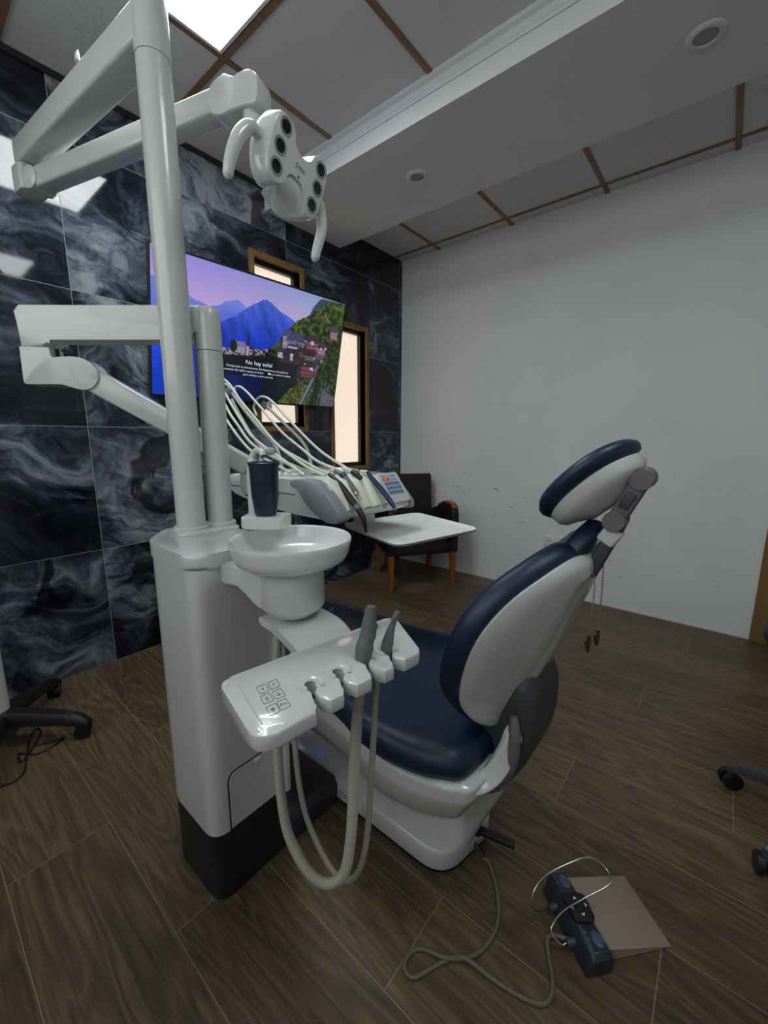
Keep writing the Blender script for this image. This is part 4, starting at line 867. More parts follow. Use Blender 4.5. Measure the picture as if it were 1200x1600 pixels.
# suction tubes
def suction(name, label, P, r, tip, wing=None):
    t = thing(name, label, 'suction hose', tip[0][0], 'suction hoses hanging from the assistant plate')
    bm = bb_new(); corrugated(bm, P, r); obj('hose', bm, M['hose'], t)
    bm = bb_new(); Q = smooth([p for p, _ in tip], 6); R = list(np.interp(np.linspace(0, 1, len(Q)), np.linspace(0, 1, len(tip)), [x for _, x in tip]))
    tube(bm, Q, R, 24, cap=False)
    Qi = [Q[-1], Q[-1]-(Q[-1]-Q[-2]).normalized()*0.02]; tube(bm, Qi, [R[-1], R[-1]*0.72], 24, cap=False); tube(bm, [Qi[0]+(Q[-1]-Q[-2]).normalized()*0.0001, Q[-1]-(Q[-1]-Q[-2]).normalized()*0.018], [R[-1]*0.8, R[-1]*0.7], 24)
    tp_ = obj('suction_tip', bm, [M['rubber']], t)
    return t, tp_
h1 = [(-2.583, -1.892, 0.755), (-2.584, -1.892, 0.731), (-2.589, -1.889, 0.707), (-2.595, -1.884, 0.618), (-2.601, -1.881, 0.486), (-2.607, -1.877, 0.39), (-2.617, -1.867, 0.322), (-2.633, -1.835, 0.290), (-2.645, -1.794, 0.300), (-2.649, -1.744, 0.348), (-2.641, -1.712, 0.41), (-2.626, -1.684, 0.488), (-2.611, -1.664, 0.562), (-2.588, -1.638, 0.645), (-2.570, -1.625, 0.73), (-2.565, -1.622, 0.80)]
t1, tp1 = suction('suction_hose', 'thick ribbed hose ending in the larger grey suction tip', h1, 0.0105, [(V(-2.583, -1.892, 0.752), 0.0135), (V(-2.582, -1.892, 0.772), 0.0150), (V(-2.580, -1.893, 0.790), 0.0160), (V(-2.577, -1.894, 0.802), 0.0135), (V(-2.573, -1.895, 0.812), 0.0145), (V(-2.570, -1.896, 0.835), 0.0125), (V(-2.566, -1.897, 0.862), 0.0100)])
bm = bb_new(); lathe(bm, [(0.0052, 0), (0.0052, 0.004), (0.003, 0.0055), (0.0005, 0.006)], V(-2.564, -1.903, 0.826), (0.55, -0.84, 0), 16); o_ = obj('valve_slider', bm, M['rubber'], tp1)
h2 = [(-2.535, -1.903, 0.76), (-2.540, -1.898, 0.738), (-2.545, -1.893, 0.713), (-2.554, -1.891, 0.597), (-2.562, -1.888, 0.46), (-2.569, -1.883, 0.36), (-2.576, -1.868, 0.289), (-2.583, -1.838, 0.250), (-2.590, -1.804, 0.257), (-2.595, -1.764, 0.302), (-2.597, -1.733, 0.353), (-2.594, -1.709, 0.423), (-2.585, -1.689, 0.514), (-2.566, -1.667, 0.604), (-2.540, -1.635, 0.72), (-2.535, -1.63, 0.80)]
t2_, tp2 = suction('saliva_ejector_hose', 'thin ribbed hose ending in the smaller grey saliva tip', h2, 0.0062, [(V(-2.535, -1.905, 0.752), 0.0095), (V(-2.534, -1.905, 0.772), 0.0108), (V(-2.531, -1.906, 0.785), 0.0105), (V(-2.526, -1.908, 0.805), 0.0075), (V(-2.521, -1.910, 0.818), 0.0050), (V(-2.515, -1.913, 0.833), 0.0050), (V(-2.511, -1.915, 0.839), 0.0062)])

# ================================================================== DENTAL CHAIR
XCH = -2.18
CH = thing('dental_chair', 'navy upholstered white dental treatment chair with reclined backrest', 'dental chair', (XCH, -1.5, 0))
# base
bm = bb_new(); bp_ = rpoly([(-2.29, -0.75), (-2.29, -1.90), (-2.05, -1.945), (-2.05, -0.75)], [0.06, 0.075, 0.075, 0.06], 8)
cxb, cyb = -2.17, -1.34
def brng(s, z, sy=None): sy = s if sy is None else sy; return [(cxb+(x-cxb)*s, cyb+(y-cyb)*sy, z) for x, y in bp_]
loft(bm, [brng(0.99, 0.012, 0.998), brng(1, 0.016), brng(1, 0.054), brng(0.992, 0.063, 0.998), brng(0.97, 0.069, 0.993), brng(0.93, 0.072, 0.986), brng(0.6, 0.082, 0.95), brng(0.3, 0.084, 0.9)]); obj('base_cover', bm, M['white'], CH, smooth_deg=50)
bm = bb_new(); loft(bm, [brng(0.97, 0.0, 0.993), brng(0.97, 0.012, 0.993)]); obj('base_foot', bm, M['black'], CH)
# rating label with marks
bm = bb_new(); add_minmax(bm, (-2.2912, -1.61, 0.016), (-2.2895, -1.48, 0.05)); obj('rating_label', bm, M['outlet'], CH)
bm = bb_new(); rl = random.Random(3)
for r in range(3):
    for c in range(9):
        if rl.random() < 0.85:
            y = -1.492-c*0.0125; z = 0.043-r*0.0095; add_minmax(bm, (-2.2916, y-0.004*rl.uniform(0.5, 1), z-0.0025*rl.uniform(0.4, 1)), (-2.291, y+0.004, z+0.0025))
obj('label_print', bm, M['inkg'], CH)
# rear pillar
bm = bb_new(); rr = []
for z, y0, y1, xa, xb in ((0.06, -1.55, -1.925, -2.215, -2.11), (0.15, -1.52, -1.958, -2.22, -2.105), (0.24, -1.5, -1.995, -2.24, -2.10), (0.33, -1.48, -2.03, -2.27, -2.09), (0.37, -1.48, -2.04, -2.28, -2.09)):
    rr.append([(x, y, z) for x, y in rpoly([(xa, y0), (xa, y1), (xb, y1), (xb, y0)], 0.03, 5)])
loft(bm, rr); obj('lift_column', bm, M['white'], CH, smooth_deg=50)
# lower seat shell (white): horizontal outlines
def seat_outline(z, grow=0.0, yn=-2.0, yf=-1.22, hw=0.265):
    pts = [(XCH-hw*0.62, yn-0.005), (XCH-hw*0.88, yn+0.035), (XCH-hw*1.0, yn+0.13), (XCH-hw*1.0, yn+0.24), (XCH-hw*0.86, yn+0.42), (XCH-hw*0.78, yf+0.16), (XCH-hw*0.72, yf+0.05), (XCH-hw*0.45, yf),
           (XCH+hw*0.45, yf), (XCH+hw*0.72, yf+0.05), (XCH+hw*0.78, yf+0.16), (XCH+hw*0.86, yn+0.42), (XCH+hw*1.0, yn+0.24), (XCH+hw*1.0, yn+0.13), (XCH+hw*0.88, yn+0.035), (XCH+hw*0.62, yn-0.005)]
    cy = (yn+yf)/2
    P = smooth([(XCH+(x-XCH)*(1+grow), cy+(y-cy)*(1+grow*0.6), z) for x, y in pts], 5, True)
    return P
bm = bb_new(); loft(bm, [seat_outline(0.262, -0.5, yn=-1.93), seat_outline(0.268, -0.30, yn=-1.965), seat_outline(0.285, -0.17, yn=-1.99), seat_outline(0.33, -0.08, yn=-2.005), seat_outline(0.385, -0.02, yn=-2.015), seat_outline(0.405, 0.0, yn=-2.018), seat_outline(0.412, -0.01, yn=-2.018), seat_outline(0.43, 0.012, yn=-2.02), seat_outline(0.438, 0.0, yn=-2.018), seat_outline(0.438, -0.06)])
obj('seat_shell', bm, M['white'], CH, smooth_deg=60)
# seat cushion
bm = bb_new(); loft(bm, [seat_outline(0.432, -0.06, yn=-1.985), seat_outline(0.437, -0.01, yn=-1.995), seat_outline(0.455, 0.012, yn=-2.0), seat_outline(0.480, 0.012, yn=-1.995), seat_outline(0.498, -0.025, yn=-1.98), seat_outline(0.504, -0.09, yn=-1.95), seat_outline(0.500, -0.20, yn=-1.93), seat_outline(0.488, -0.30, yn=-1.91), seat_outline(0.484, -0.6, yn=-1.9), seat_outline(0.484, -0.95, yn=-1.9)])
obj('seat_cushion', bm, M['navy'], CH, smooth_deg=80)
# hinge arms (white brackets from seat shell to back hinge)
for s in (-1, 1):
    bm = bb_new(); Q = smooth([(0.205, -1.93, 0.405), (0.180, -1.995, 0.408), (0.150, -2.030, 0.432), (0.118, -2.050, 0.480), (0.092, -2.058, 0.535)], 6); rr = []
    for i, q in enumerate(Q):
        a_ = Q[max(0, i-1)]; b_ = Q[min(len(Q)-1, i+1)]; dq = (b_-a_); dq = Vector((-s*0+s*dq.x, dq.y, dq.z)).normalized(); c = V(XCH+s*q.x, q.y, q.z)
        sx = dq.cross(V(0, -0.6, 0.8)).normalized(); uy = sx.cross(dq); k_ = 1.0 if i < len(Q)-2 else (0.9, 0.6)[i-len(Q)+2]
        rr.append([c+sx*x*0.021*k_+uy*y*0.010*k_ for x, y in rpoly([(-1, -1), (1, -1), (1, 1), (-1, 1)], 0.45, 4)])
    loft(bm, rr); obj('hinge_arm', bm, M['white'], CH, smooth_deg=50)
# dark hinge cover
bm = bb_new()
hcv = [(-1.93, 0.33), (-1.985, 0.325), (-2.035, 0.36), (-2.072, 0.42), (-2.092, 0.49), (-2.095, 0.56), (-2.088, 0.61), (-2.06, 0.64), (-1.98, 0.60), (-1.92, 0.50), (-1.91, 0.40)]
hp2 = [tuple(p)[:2] for p in smooth([(*p, 0) for p in hcv], 4, True)]
rr = []
for x, k in ((-2.275, 0.35), (-2.272, 0.12), (-2.262, 0.03), (-2.24, 0), (-2.12, 0), (-2.098, 0.03), (-2.088, 0.12), (-2.085, 0.35)):
    rr.append([(x, y*(1-k)-2.0*k, z*(1-k)+0.47*k) for y, z in hp2])
loft(bm, rr); obj('hinge_cover', bm, M['dgrey'], CH, 'dark grey rounded hinge cover', smooth_deg=60)
for s in (-1, 1):
    bm = bb_new(); pts = smooth([(XCH+s*0.108, -1.985, 0.335), (XCH+s*0.112, -2.03, 0.385), (XCH+s*0.112, -2.055, 0.45), (XCH+s*0.108, -2.06, 0.52), (XCH+s*0.10, -2.055, 0.56)], 6)
    tube(bm, pts, [0.008+0.009*math.sin(PI*i/(len(pts)-1)) for i in range(len(pts))], 14); obj('hinge_rim', bm, M['mgrey'], CH, 'grey crescent rim')
# backrest
rimL = [(0, -1.99, 0.50), (0.12, -1.992, 0.525), (0.195, -1.975, 0.60), (0.232, -1.99, 0.68), (0.236, -2.022, 0.78), (0.200, -2.062, 0.852), (0.142, -2.108, 0.902), (0.082, -2.139, 0.929), (0.045, -2.150, 0.930), (0, -2.152, 0.926)]
def mirror(L): return [(XCH-x, y, z) for x, y, z in L] + [(XCH+x, y, z) for x, y, z in L[::-1][1:-1]]
rim = smooth(mirror(rimL), 5, True)
cR = Vector((XCH, -2.05, 0.73)); bn = Vector((0, 0.93, 0.36)).normalized()
def inset(R, k, off): return [Vector(p).lerp(cR, k)+bn*off for p in R]
bm = bb_new(); loft(bm, [inset(rim, 0.03, -0.002), inset(rim, 0.0, 0.0), inset(rim, -0.025, 0.010), inset(rim, -0.035, 0.022), inset(rim, -0.025, 0.035), inset(rim, 0.0, 0.046), inset(rim, 0.07, 0.050), inset(rim, 0.2, 0.044), inset(rim, 0.45, 0.026), inset(rim, 0.97, 0.018)])
obj('backrest_cushion', bm, M['navy'], CH, smooth_deg=80)
# shell: from rim to crease to spine
creL = [(0, -2.010, 0.492), (0.045, -2.020, 0.505), (0.066, -2.036, 0.552), (0.070, -2.062, 0.63), (0.070, -2.097, 0.714), (0.070, -2.129, 0.798), (0.066, -2.150, 0.86), (0.052, -2.166, 0.893), (0.03, -2.168, 0.905), (0, -2.170, 0.908)]
cre = smooth(mirror(creL), 5, True)
spL = [(0, -2.022, 0.51), (0.025, -2.030, 0.53), (0.036, -2.050, 0.572), (0.038, -2.082, 0.64), (0.038, -2.112, 0.715), (0.038, -2.138, 0.795), (0.036, -2.158, 0.855), (0.028, -2.168, 0.88), (0.015, -2.170, 0.89), (0, -2.171, 0.892)]
spn = smooth(mirror(spL), 5, True)
def blend(A, B, t, bulge=0.0):
    out = []
    for a, b in zip(A, B):
        p = Vector(a).lerp(Vector(b), t); out.append(p-bn*bulge)
    return out
bm = bb_new(); loft(bm, [inset(rim, 0.01, -0.001), inset(rim, -0.005, -0.006), blend(rim, cre, 0.07, 0.012), blend(rim, cre, 0.25, 0.014), blend(rim, cre, 0.5, 0.011), blend(rim, cre, 0.8, 0.005), blend(rim, cre, 0.96, 0.003), cre, blend(cre, spn, 0.5, 0.0), spn, [Vector(p).lerp(Vector((XCH, -2.10, 0.70)), 0.6) for p in spn]])
obj('backrest_shell', bm, M['white'], CH, smooth_deg=55)
# neck piece on top of the backrest
bm = bb_new()
def neck(k, off): return [Vector(p).lerp(V(XCH, -2.14, 0.935), k)+bn*off for p in smooth([(XCH-0.012, -2.176, 0.982), (XCH-0.045, -2.165, 0.965), (XCH-0.068, -2.145, 0.93), (XCH-0.070, -2.135, 0.895), (XCH-0.04, -2.125, 0.87), (XCH+0.04, -2.125, 0.87), (XCH+0.070, -2.135, 0.895), (XCH+0.068, -2.145, 0.93), (XCH+0.045, -2.165, 0.965), (XCH+0.012, -2.176, 0.982)], 5, True)]
loft(bm, [neck(0.3, -0.006), neck(0.05, -0.004), neck(0.0, 0.006), neck(0.02, 0.022), neck(0.12, 0.032), neck(0.5, 0.034), neck(0.95, 0.034)]); obj('neck_pad', bm, M['navy'], CH, smooth_deg=80)
# headrest stem + joints
bm = bb_new(); beam(bm, (XCH-0.03, -2.160, 0.885), (XCH-0.03, -2.205, 1.000), 0.024, 0.026, 0.005, up_=(0, 1, 0)); obj('headrest_stem', bm, M['dgrey'], CH, 'grey flat steel stem')
bm = bb_new(); beam(bm, (XCH-0.03, -2.182, 0.955), (XCH-0.03, -2.200, 0.985), 0.036, 0.034, 0.006, up_=(0, 1, 0)); obj('stem_collar', bm, M['white'], CH)
j1 = Vector((XCH-0.03, -2.197, 1.000)); j2 = Vector((XCH-0.03, -2.233, 1.081))
bm = bb_new(); beam(bm, j1, j2, 0.040, 0.030, 0.004, up_=(0, 1, 0)); lk = obj('joint_link', bm, M['mgrey'], CH)
for j, r in ((j1, 0.0190), (j2, 0.0200)):
    bm = bb_new(); lathe(bm, [(r-0.001, -0.027), (r, -0.026), (r, 0.026), (r-0.001, 0.027)], j, (1, 0, 0), 40); obj('joint_disc', bm, M['mgrey'], lk)
bm = bb_new(); beam(bm, j1.lerp(j2, 0.32)+V(-0.0215, 0, 0), j1.lerp(j2, 0.68)+V(-0.0215, 0, 0), 0.004, 0.018, 0.0015, up_=(0, 1, 0)); obj('release_button', bm, M['dgrey'], lk)
bm = bb_new(); beam(bm, j2.lerp(j1, 0.1), (XCH-0.03, -2.165, 1.062), 0.030, 0.016, 0.003, up_=(0, 1, 0)); beam(bm, j1.lerp(j2, 0.62), (XCH-0.03, -2.172, 1.058), 0.010, 0.012, 0.002, up_=(0, 1, 0)); obj('headrest_bracket', bm, M['dgrey'], CH)
# headrest
hcn = Vector((XCH+0.0, -2.150, 1.058)); hl = Vector((0, -0.70, 0.714)).normalized(); hnn = Vector((0, 0.714, 0.70)).normalized()
def hell(a, b, off, dy=0.0):
    n = 48; r = []
    for i in range(n):
        t = 2*PI*i/n; c_, s_ = math.cos(t), math.sin(t)
        x = a*math.copysign(abs(c_)**0.8, c_); y = b*math.copysign(abs(s_)**0.85, s_)
        r.append(hcn+Vector((x, 0, 0))+hl*(y+dy)+hnn*(off + 0.18*x*x/0.14))
    return r
bm = bb_new(); loft(bm, [hell(0.100, 0.092, 0.000), hell(0.110, 0.101, 0.002), hell(0.116, 0.107, 0.012), hell(0.116, 0.107, 0.020), hell(0.109, 0.100, 0.030), hell(0.090, 0.082, 0.034), hell(0.06, 0.045, 0.028), hell(0.005, 0.004, 0.024)]); HR = obj('headrest_cushion', bm, M['navy'], CH, smooth_deg=80)
bm = bb_new(); loft(bm, [hell(0.099, 0.090, 0.001), hell(0.105, 0.098, -0.003), hell(0.102, 0.096, -0.020), hell(0.094, 0.086, -0.030), hell(0.075, 0.068, -0.036), hell(0.05, 0.04, -0.050), hell(0.004, 0.004, -0.052)]); obj('headrest_shell', bm, M['white'], CH, smooth_deg=55)
# foot lever at the rear of base
bm = bb_new(); beam(bm, (-2.145, -1.915, 0.062), (-2.115, -2.020, 0.054), 0.022, 0.014, 0.003); lathe(bm, [(0.018, 0), (0.018, 0.02), (0.012, 0.024), (0.001, 0.024)], (-2.147, -1.908, 0.062), (0.2, -1, 0), 20); obj('foot_lever', bm, M['black'], CH)

# bib chain
BC = thing('bib_chain', 'metal ball chain with two clips hanging from the headrest stem', 'chain', (-2.215, -2.18, 0.90))
def balls(P, nm):
    Q = resample(smooth(P, 12), 0.0046); bm = bb_new()
    tube(bm, Q, 0.0005, 6)
    for q in Q: bmesh.ops.create_icosphere(bm, subdivisions=1, radius=0.0019, matrix=Matrix.Translation(q))
    obj(nm, bm, M['bead'], BC)
c1 = [(-2.222, -2.168, 0.925), (-2.2355, -2.166, 0.908), (-2.235, -2.175, 0.888), (-2.24, -2.178, 0.854), (-2.247, -2.179, 0.818), (-2.255, -2.180, 0.778)]
c2 = [(-2.222, -2.168, 0.925), (-2.198, -2.178, 0.918), (-2.1885, -2.180, 0.896), (-2.193, -2.182, 0.862), (-2.202, -2.184, 0.818), (-2.211, -2.186, 0.775)]
balls(c1, 'ball_chain'); balls(c2, 'ball_chain')
for q, dx in ((Vector(c1[-1]), -0.004), (Vector(c2[-1]), -0.005)):
    bm = bb_new()
    add_prism(bm, [(-0.003, 0), (0.003, 0), (0.004, -0.014), (0.002, -0.034), (-0.001, -0.034), (-0.003, -0.014)], q, r0, (0, 0, 1), fw.cross(V(0, 0, 1)).cross(r0) if False else Vector((math.sin(YAW), math.cos(YAW), 0)), -0.002, 0.002, 0.0006, 1)
    add_prism(bm, [(-0.0085, -0.013), (-0.005, -0.011), (-0.0005, -0.031), (-0.003, -0.033)], q, r0, (0, 0, 1), Vector((math.sin(YAW), math.cos(YAW), 0)), -0.002, 0.002, 0.0006, 1)
    obj('alligator_clip', bm, M['brass'], BC)

# ================================================================== FOOT CONTROL
FC = thing('foot_control', 'dark foot pedal box with metal tread plate and wire loop on the floor', 'foot pedal', (-2.19, -2.20, 0))
fu = Vector((-0.655, -0.756, 0)).normalized(); fv = Vector((0.756, -0.655, 0)).normalized()
fo = Vector((-2.127, -2.118, 0))     # far-left corner of box top
bm = bb_new()
sec = lambda t: [fo+fu*t+fv*a+V(0, 0, z) for a, z in ((-0.018, 0.002), (0.044, 0.002), (0.046, 0.040), (0.040, 0.050), (0.004, 0.052), (-0.004, 0.046))]
loft(bm, [[Vector(p).lerp(fo+fu*0.09+V(0, 0, 0.02)+fv*0.02, 0.06) for p in sec(-0.004)], sec(0.0), sec(0.168), [Vector(p)-V(0, 0, max(0, p.z-0.03)*0.5) for p in sec(0.178)]]); bmesh.ops.bevel(bm, geom=bm.edges[:], offset=0.0025, segments=2, affect='EDGES', clamp_overlap=True)
FB = obj('pedal_box', bm, M['navybox'], FC, 'dark navy plastic control box')
bm = bb_new(); add_prism(bm, rpoly([(0.052, -0.002), (0.112, -0.002), (0.118, 0.030), (0.112, 0.046), (0.062, 0.052), (0.052, 0.03)], 0.004), fo, fu, fv, (0, 0, 1), 0.048, 0.058, 0.003, 2); JP = obj('joystick_pad', bm, M['black'], FC)
bm = bb_new(); lathe(bm, [(0.013, 0.058), (0.012, 0.061), (0.001, 0.062)], fo+fu*0.084+fv*0.023, n=20); obj('joystick_cap', bm, M['black'], JP)
bm = bb_new()
cj = fo+fu*0.084+fv*0.023+V(0, 0, 0.0583)
for a in range(4):
    th_ = a*PI/2; d_ = fu*math.cos(th_)+fv*math.sin(th_); s_ = fv*math.cos(th_)-fu*math.sin(th_)
    add_prism(bm, [(0.0215, 0), (0.0150, -0.005), (0.0150, 0.005)], cj, d_, s_, (0, 0, 1), 0, 0.0006)
obj('arrow_marks', bm, M['outlet'], JP)
for t in (0.022, 0.146):
    bm = bb_new(); c = fo+fu*t+fv*0.027+V(0, 0, 0.0495)
    loft(bm, [[c+fu*(ra*math.cos(2*PI*i/24))+fv*(rb_*math.sin(2*PI*i/24))+V(0, 0, z) for i in range(24)] for ra, rb_, z in ((0.0165, 0.0125, 0), (0.016, 0.012, 0.002), (0.010, 0.008, 0.0038), (0.001, 0.001, 0.0042))]); obj('round_button', bm, M['bluebtn'], FC, 'steel blue oval button')
for t in (0.010, 0.130):
    for k in range(2): bm = bb_new(); add_box(bm, fo+fu*(t+k*0.014)+fv*0.0065+V(0, 0, 0.0518), (0.0065, 0.0045, 0.0006), R=Matrix((fu, fv, V(0, 0, 1))).transposed()); obj('button_mark', bm, M['inkg'], FC)
bm = bb_new()
pp = [(0.046, 0.0), (0.200, 0.004), (0.200, 0.004), (0.046, 0.0)]
q1, q2 = fo+fu*0.004, fo+fu*0.158
tipa, tipb = Vector((-1.965, -2.262, 0)), Vector((-2.072, -2.376, 0))
b1, b2 = q1+fv*0.045, q2+fv*0.045
for zt, ztip in ((None, None),):
    vs = [b1+V(0, 0, 0.002), b2+V(0, 0, 0.002), tipb+V(0, 0, 0.001), tipa+V(0, 0, 0.001), b1+V(0, 0, 0.036), b2+V(0, 0, 0.036), tipb+V(0, 0, 0.006), tipa+V(0, 0, 0.006)]
    vv_ = [bm.verts.new(p) for p in vs]
    for f_ in ((0, 1, 2, 3), (4, 5, 6, 7), (0, 1, 5, 4), (1, 2, 6, 5), (2, 3, 7, 6), (3, 0, 4, 7)): bm.faces.new([vv_[i] for i in f_])
bmesh.ops.recalc_face_normals(bm, faces=bm.faces); bmesh.ops.bevel(bm, geom=bm.edges[:], offset=0.0015, segments=1, affect='EDGES'); obj('tread_plate', bm, M['steel'], FC, 'brushed metal sloping tread plate')
for t in (0.050, 0.122):
    bm = bb_new(); c = fo+fu*t+fv*-0.006+V(0, 0, 0.018); lathe(bm, [(0.0085, 0), (0.0085, 0.022), (0.007, 0.024), (0.001, 0.024)], c, -fv, 18); obj('loop_socket', bm, M['dgrey'], FC)
bm = bb_new(); ps = fo+fu*0.050+fv*-0.028+V(0, 0, 0.018); pe = fo+fu*0.122+fv*-0.028+V(0, 0, 0.018)
lp = [tuple(ps+fv*0.004), tuple(ps-fv*0.006), (-2.226, -2.116, 0.04), (-2.223, -2.106, 0.07), (-2.186, -2.119, 0.1), (-2.129, -2.161, 0.12), (-2.089, -2.195, 0.125), (-2.075, -2.229, 0.11), (-2.099, -2.246, 0.1), (-2.162, -2.202, 0.08), (-2.205, -2.170, 0.06), (-2.240, -2.158, 0.036), tuple(pe-fv*0.016), tuple(pe-fv*0.004), tuple(pe+fv*0.004)]
tube(bm, smooth(lp, 8), 0.0021, 12); obj('wire_loop', bm, M['chrome'], FC)
# cable
bm = bb_new(); cb_ = [(-2.16, -1.919, 0.03), (-2.164, -1.945, 0.008), (-2.168, -1.973, 0.005), (-2.229, -2.025, 0.005), (-2.297, -2.051, 0.005), (-2.371, -2.039, 0.005), (-2.422, -1.995, 0.011), (-2.442, -1.939, 0.005), (-2.468, -1.922, 0.005), (-2.494, -1.927, 0.005), (-2.497, -1.952, 0.005), (-2.464, -1.971, 0.005), (-2.428, -1.990, 0.005), (-2.399, -2.020, 0.010), (-2.389, -2.086, 0.005), (-2.376, -2.151, 0.005), (-2.358, -2.184, 0.005), (-2.329, -2.191, 0.005), (-2.297, -2.18, 0.005), (-2.262, -2.160, 0.005), (-2.235, -2.155, 0.012), tuple(fo+fu*0.118+fv*-0.012+V(0, 0, 0.014))]
tube(bm, smooth(cb_, 8), 0.0050, 12); obj('cable', bm, M['cable'], FC)
bm = bb_new(); tube(bm, [(-2.158, -1.910, 0.038), (-2.166, -1.955, 0.012)], 0.006, 12); obj('strain_relief', bm, M['black'], FC)

# ================================================================== ARMCHAIR in the corner
A_, B_, C_, D_ = Vector((-0.75, -0.49, 0)), Vector((-0.337, -0.78, 0)), Vector((-0.425, -0.088, 0)), Vector((-0.047, -0.307, 0))
au = (B_-A_).normalized(); av = Vector((-au.y, au.x, 0))      # au left->right, av front->back
ao = (A_+B_)/2
def AP(a, b, z): return ao+au*a+av*b+V(0, 0, z)
AR = thing('armchair', 'dark brown leather armchair with orange wooden legs in the room corner', 'armchair', ao+av*0.25)
for a, b, fr in ((-0.252, 0, 1), (0.252, 0, 1), (-0.235, 0.44, 0), (0.235, 0.44, 0)):
    bm = bb_new(); d = 0 if fr else 0.03
    loft(bm, [[AP(a+sx*w0, b+d_+sy*w0, z) for sx, sy in ((-1, -1), (1, -1), (1, 1), (-1, 1))] for z, w0, d_ in ((0.0, 0.016, d), (0.30, 0.024, 0), (0.36, 0.024, 0))]); bmesh.ops.bevel(bm, geom=bm.edges[:], offset=0.003, segments=1, affect='EDGES'); obj('leg', bm, M['cherry'], AR)
bm = bb_new(); add_prism(bm, [(-0.24, -0.01), (0.24, -0.01), (0.24, 0.45), (-0.24, 0.45)], ao, au, av, (0, 0, 1), 0.27, 0.36, 0.008, 2); obj('seat_frame', bm, M['leather'], AR)
bm = bb_new(); add_prism(bm, rpoly([(-0.215, -0.02), (0.215, -0.02), (0.215, 0.42), (-0.215, 0.42)], 0.03), ao, au, av, (0, 0, 1), 0.36, 0.455, 0.02, 4); obj('seat', bm, M['leather'], AR)
for s in (-1, 1):
    bm = bb_new()
    sidep = rpoly([(-0.028, 0.28), (-0.032, 0.615), (0.02, 0.645), (0.12, 0.648), (0.26, 0.60), (0.42, 0.55), (0.45, 0.30)], [0.01, 0.03, 0.03, 0.05, 0.05, 0.02, 0.02], 5)
    add_prism(bm, sidep, ao+au*(s*0.25), av, (0, 0, 1), au, -0.027, 0.027, 0.008, 2); ar = obj('arm', bm, M['leather'], AR)
    bm = bb_new(); Q = smooth([AP(s*0.25, b, z) for b, z in ((-0.025, 0.625), (0.02, 0.650), (0.12, 0.655), (0.20, 0.632), (0.27, 0.606))], 6)
    loft(bm, [[q+au*sx*0.024+V(0, 0, sz) for sx, sz in ((-1, -0.004), (1, -0.004), (1, 0.010), (-1, 0.010))] for q in Q]); bmesh.ops.bevel(bm, geom=bm.edges[:], offset=0.003, segments=1, affect='EDGES', clamp_overlap=True); obj('arm_cap', bm, M['cherry'], ar, 'orange-brown wooden arm cap')
bm = bb_new(); bpz = [(0.38, 0.40), (0.40, 0.60), (0.425, 0.85), (0.475, 0.855), (0.455, 0.60), (0.46, 0.34), (0.40, 0.34)]
add_prism(bm, rpoly(bpz, 0.012, 4), ao, av, (0, 0, 1), au, -0.225, 0.225, 0.012, 3); obj('backrest', bm, M['leather'], AR)

# ================================================================== STOOL (right edge) and ROLLING STAND (left edge)
def caster(parent, p, yaw, r=0.028):
    d = Vector((math.cos(yaw), math.sin(yaw), 0)); s = Vector((-d.y, d.x, 0)); c = Vector((p[0], p[1], r))
    bm = bb_new()
    for q in (-0.014, 0.014): lathe(bm, [(r*0.6, -0.009), (r, -0.008), (r, 0.008), (r*0.6, 0.009)], c+s*q, s, 28)
    o = obj('caster', bm, M['black'], parent)
    bm = bb_new(); lathe(bm, [(0.012, 0), (0.012, 0.012)], c+V(0, 0, r*0.75), n=16); add_box(bm, c+V(0, 0, r*0.75), (0.022, 0.012, 0.02), 0.003); obj('caster_housing', bm, M['dgrey'], o)
ST = thing('wheeled_stool', 'black wheeled stool cut off by the right edge of the photo', 'stool', (-1.509, -2.727, 0))
sc = Vector((-1.509, -2.727, 0)); a0_ = math.atan2(-2.479-sc.y, -1.405-sc.x)
for k in range(5):
    a = a0_+k*2*PI/5; d = Vector((math.cos(a), math.sin(a), 0)); e = sc+d*0.27
    bm = bb_new(); Q = [(0.03, 0.125, 0.022, 0.020), (0.12, 0.118, 0.020, 0.018), (0.20, 0.098, 0.018, 0.015), (0.255, 0.078, 0.015, 0.012), (0.275, 0.066, 0.012, 0.008)]; s = Vector((-d.y, d.x, 0))
    loft(bm, [[sc+d*r+s*x*w_+V(0, 0, z+y*h_) for x, y in ((-1, -1), (1, -1), (1, 0.3), (0.6, 1), (-0.6, 1), (-1, 0.3))] for r, z, w_, h_ in Q]); obj('leg', bm, M['dgrey'], ST)
    caster(ST, e, a+0.9)
bm = bb_new(); lathe(bm, [(0.035, 0.085), (0.038, 0.15), (0.025, 0.16), (0.022, 0.56), (0.001, 0.56)], sc, n=28); obj('gas_column', bm, M['black'], ST)
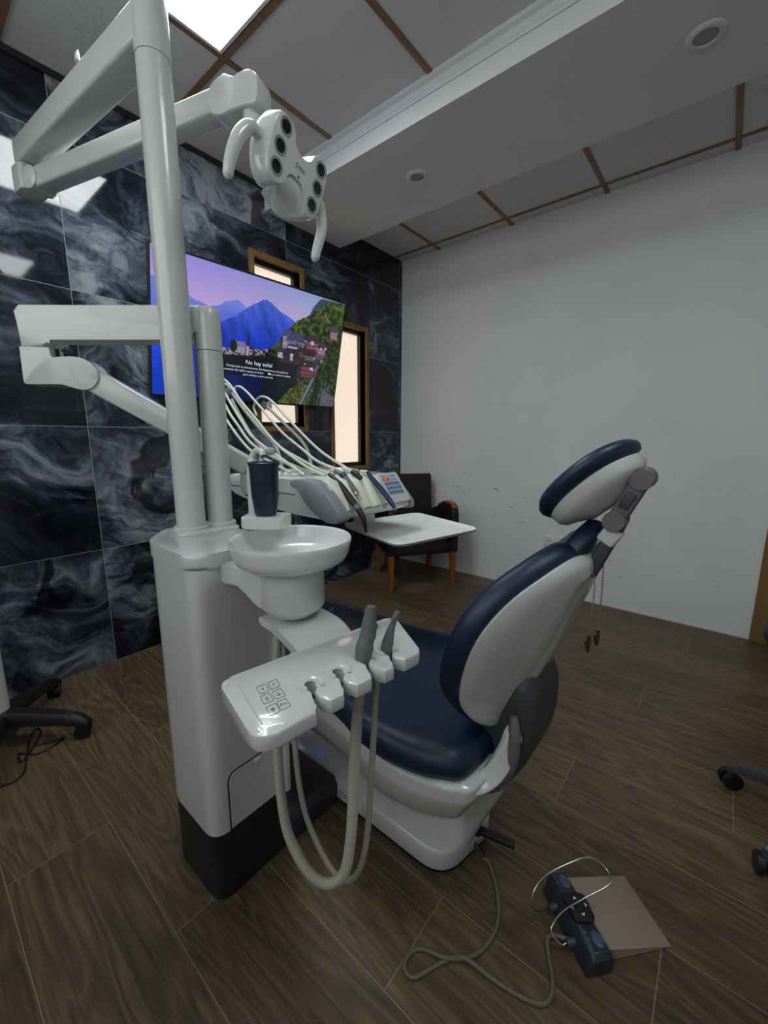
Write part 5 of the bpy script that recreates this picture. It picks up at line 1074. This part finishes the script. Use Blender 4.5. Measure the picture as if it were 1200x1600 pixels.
bm = bb_new(); lathe(bm, [(0.10, 0.558), (0.20, 0.562), (0.236, 0.575), (0.246, 0.60), (0.240, 0.635), (0.215, 0.652), (0.10, 0.645), (0.001, 0.642)], sc, n=56); obj('seat', bm, M['leather'], ST, smooth_deg=70)

RS = thing('rolling_stand', 'white pole on a black star base with casters at the left edge', 'stand', (-2.925, -0.335, 0))
rc = Vector((-2.925, -0.335, 0))
legs = [Vector((-2.728, -0.135, 0)), Vector((-2.732, -0.522, 0))]
angs = [math.atan2(l.y-rc.y, l.x-rc.x) for l in legs]
alls = [angs[0], angs[1], angs[1]-1.15, angs[0]+1.3, angs[0]+2.5]
for a in alls:
    d = Vector((math.cos(a), math.sin(a), 0)); s = Vector((-d.y, d.x, 0)); bm = bb_new(); 
    loft(bm, [[rc+d*r+s*x*w_+V(0, 0, z+y*h_) for x, y in ((-1, -1), (1, -1), (1, 0.3), (0.6, 1), (-0.6, 1), (-1, 0.3))] for r, z, w_, h_ in [(0.02, 0.105, 0.032, 0.026), (0.12, 0.100, 0.030, 0.023), (0.22, 0.088, 0.027, 0.020), (0.285, 0.072, 0.023, 0.016), (0.310, 0.058, 0.018, 0.010)]]); obj('leg', bm, M['black'], RS)
    caster(RS, rc+d*0.282, a+0.4, 0.027)
bm = bb_new(); lathe(bm, [(0.045, 0.075), (0.05, 0.12), (0.038, 0.135), (0.001, 0.136)], rc, n=28); obj('hub', bm, M['black'], RS)
bm = bb_new(); lathe(bm, [(0.031, 0.13), (0.031, 1.05)], rc, n=36); obj('pole', bm, M['white_satin'], RS)
bm = bb_new(); tube(bm, smooth([(-2.857, -0.459, 0.004), (-2.804, -0.485, 0.004), (-2.775, -0.488, 0.004), (-2.816, -0.513, 0.004), (-2.867, -0.512, 0.004), (-2.904, -0.467, 0.004), (-2.905, -0.523, 0.004), (-2.834, -0.407, 0.004), (-2.827, -0.349, 0.004), (-2.856, -0.381, 0.004), (-2.888, -0.496, 0.004), (-2.91, -0.584, 0.004), (-2.945, -0.614, 0.004), (-2.997, -0.591, 0.004)], 8), 0.0032, 8); tag(obj('power_cable', bm, M['black']), 'tangled thin black cable on the floor by the black star base', 'cable')
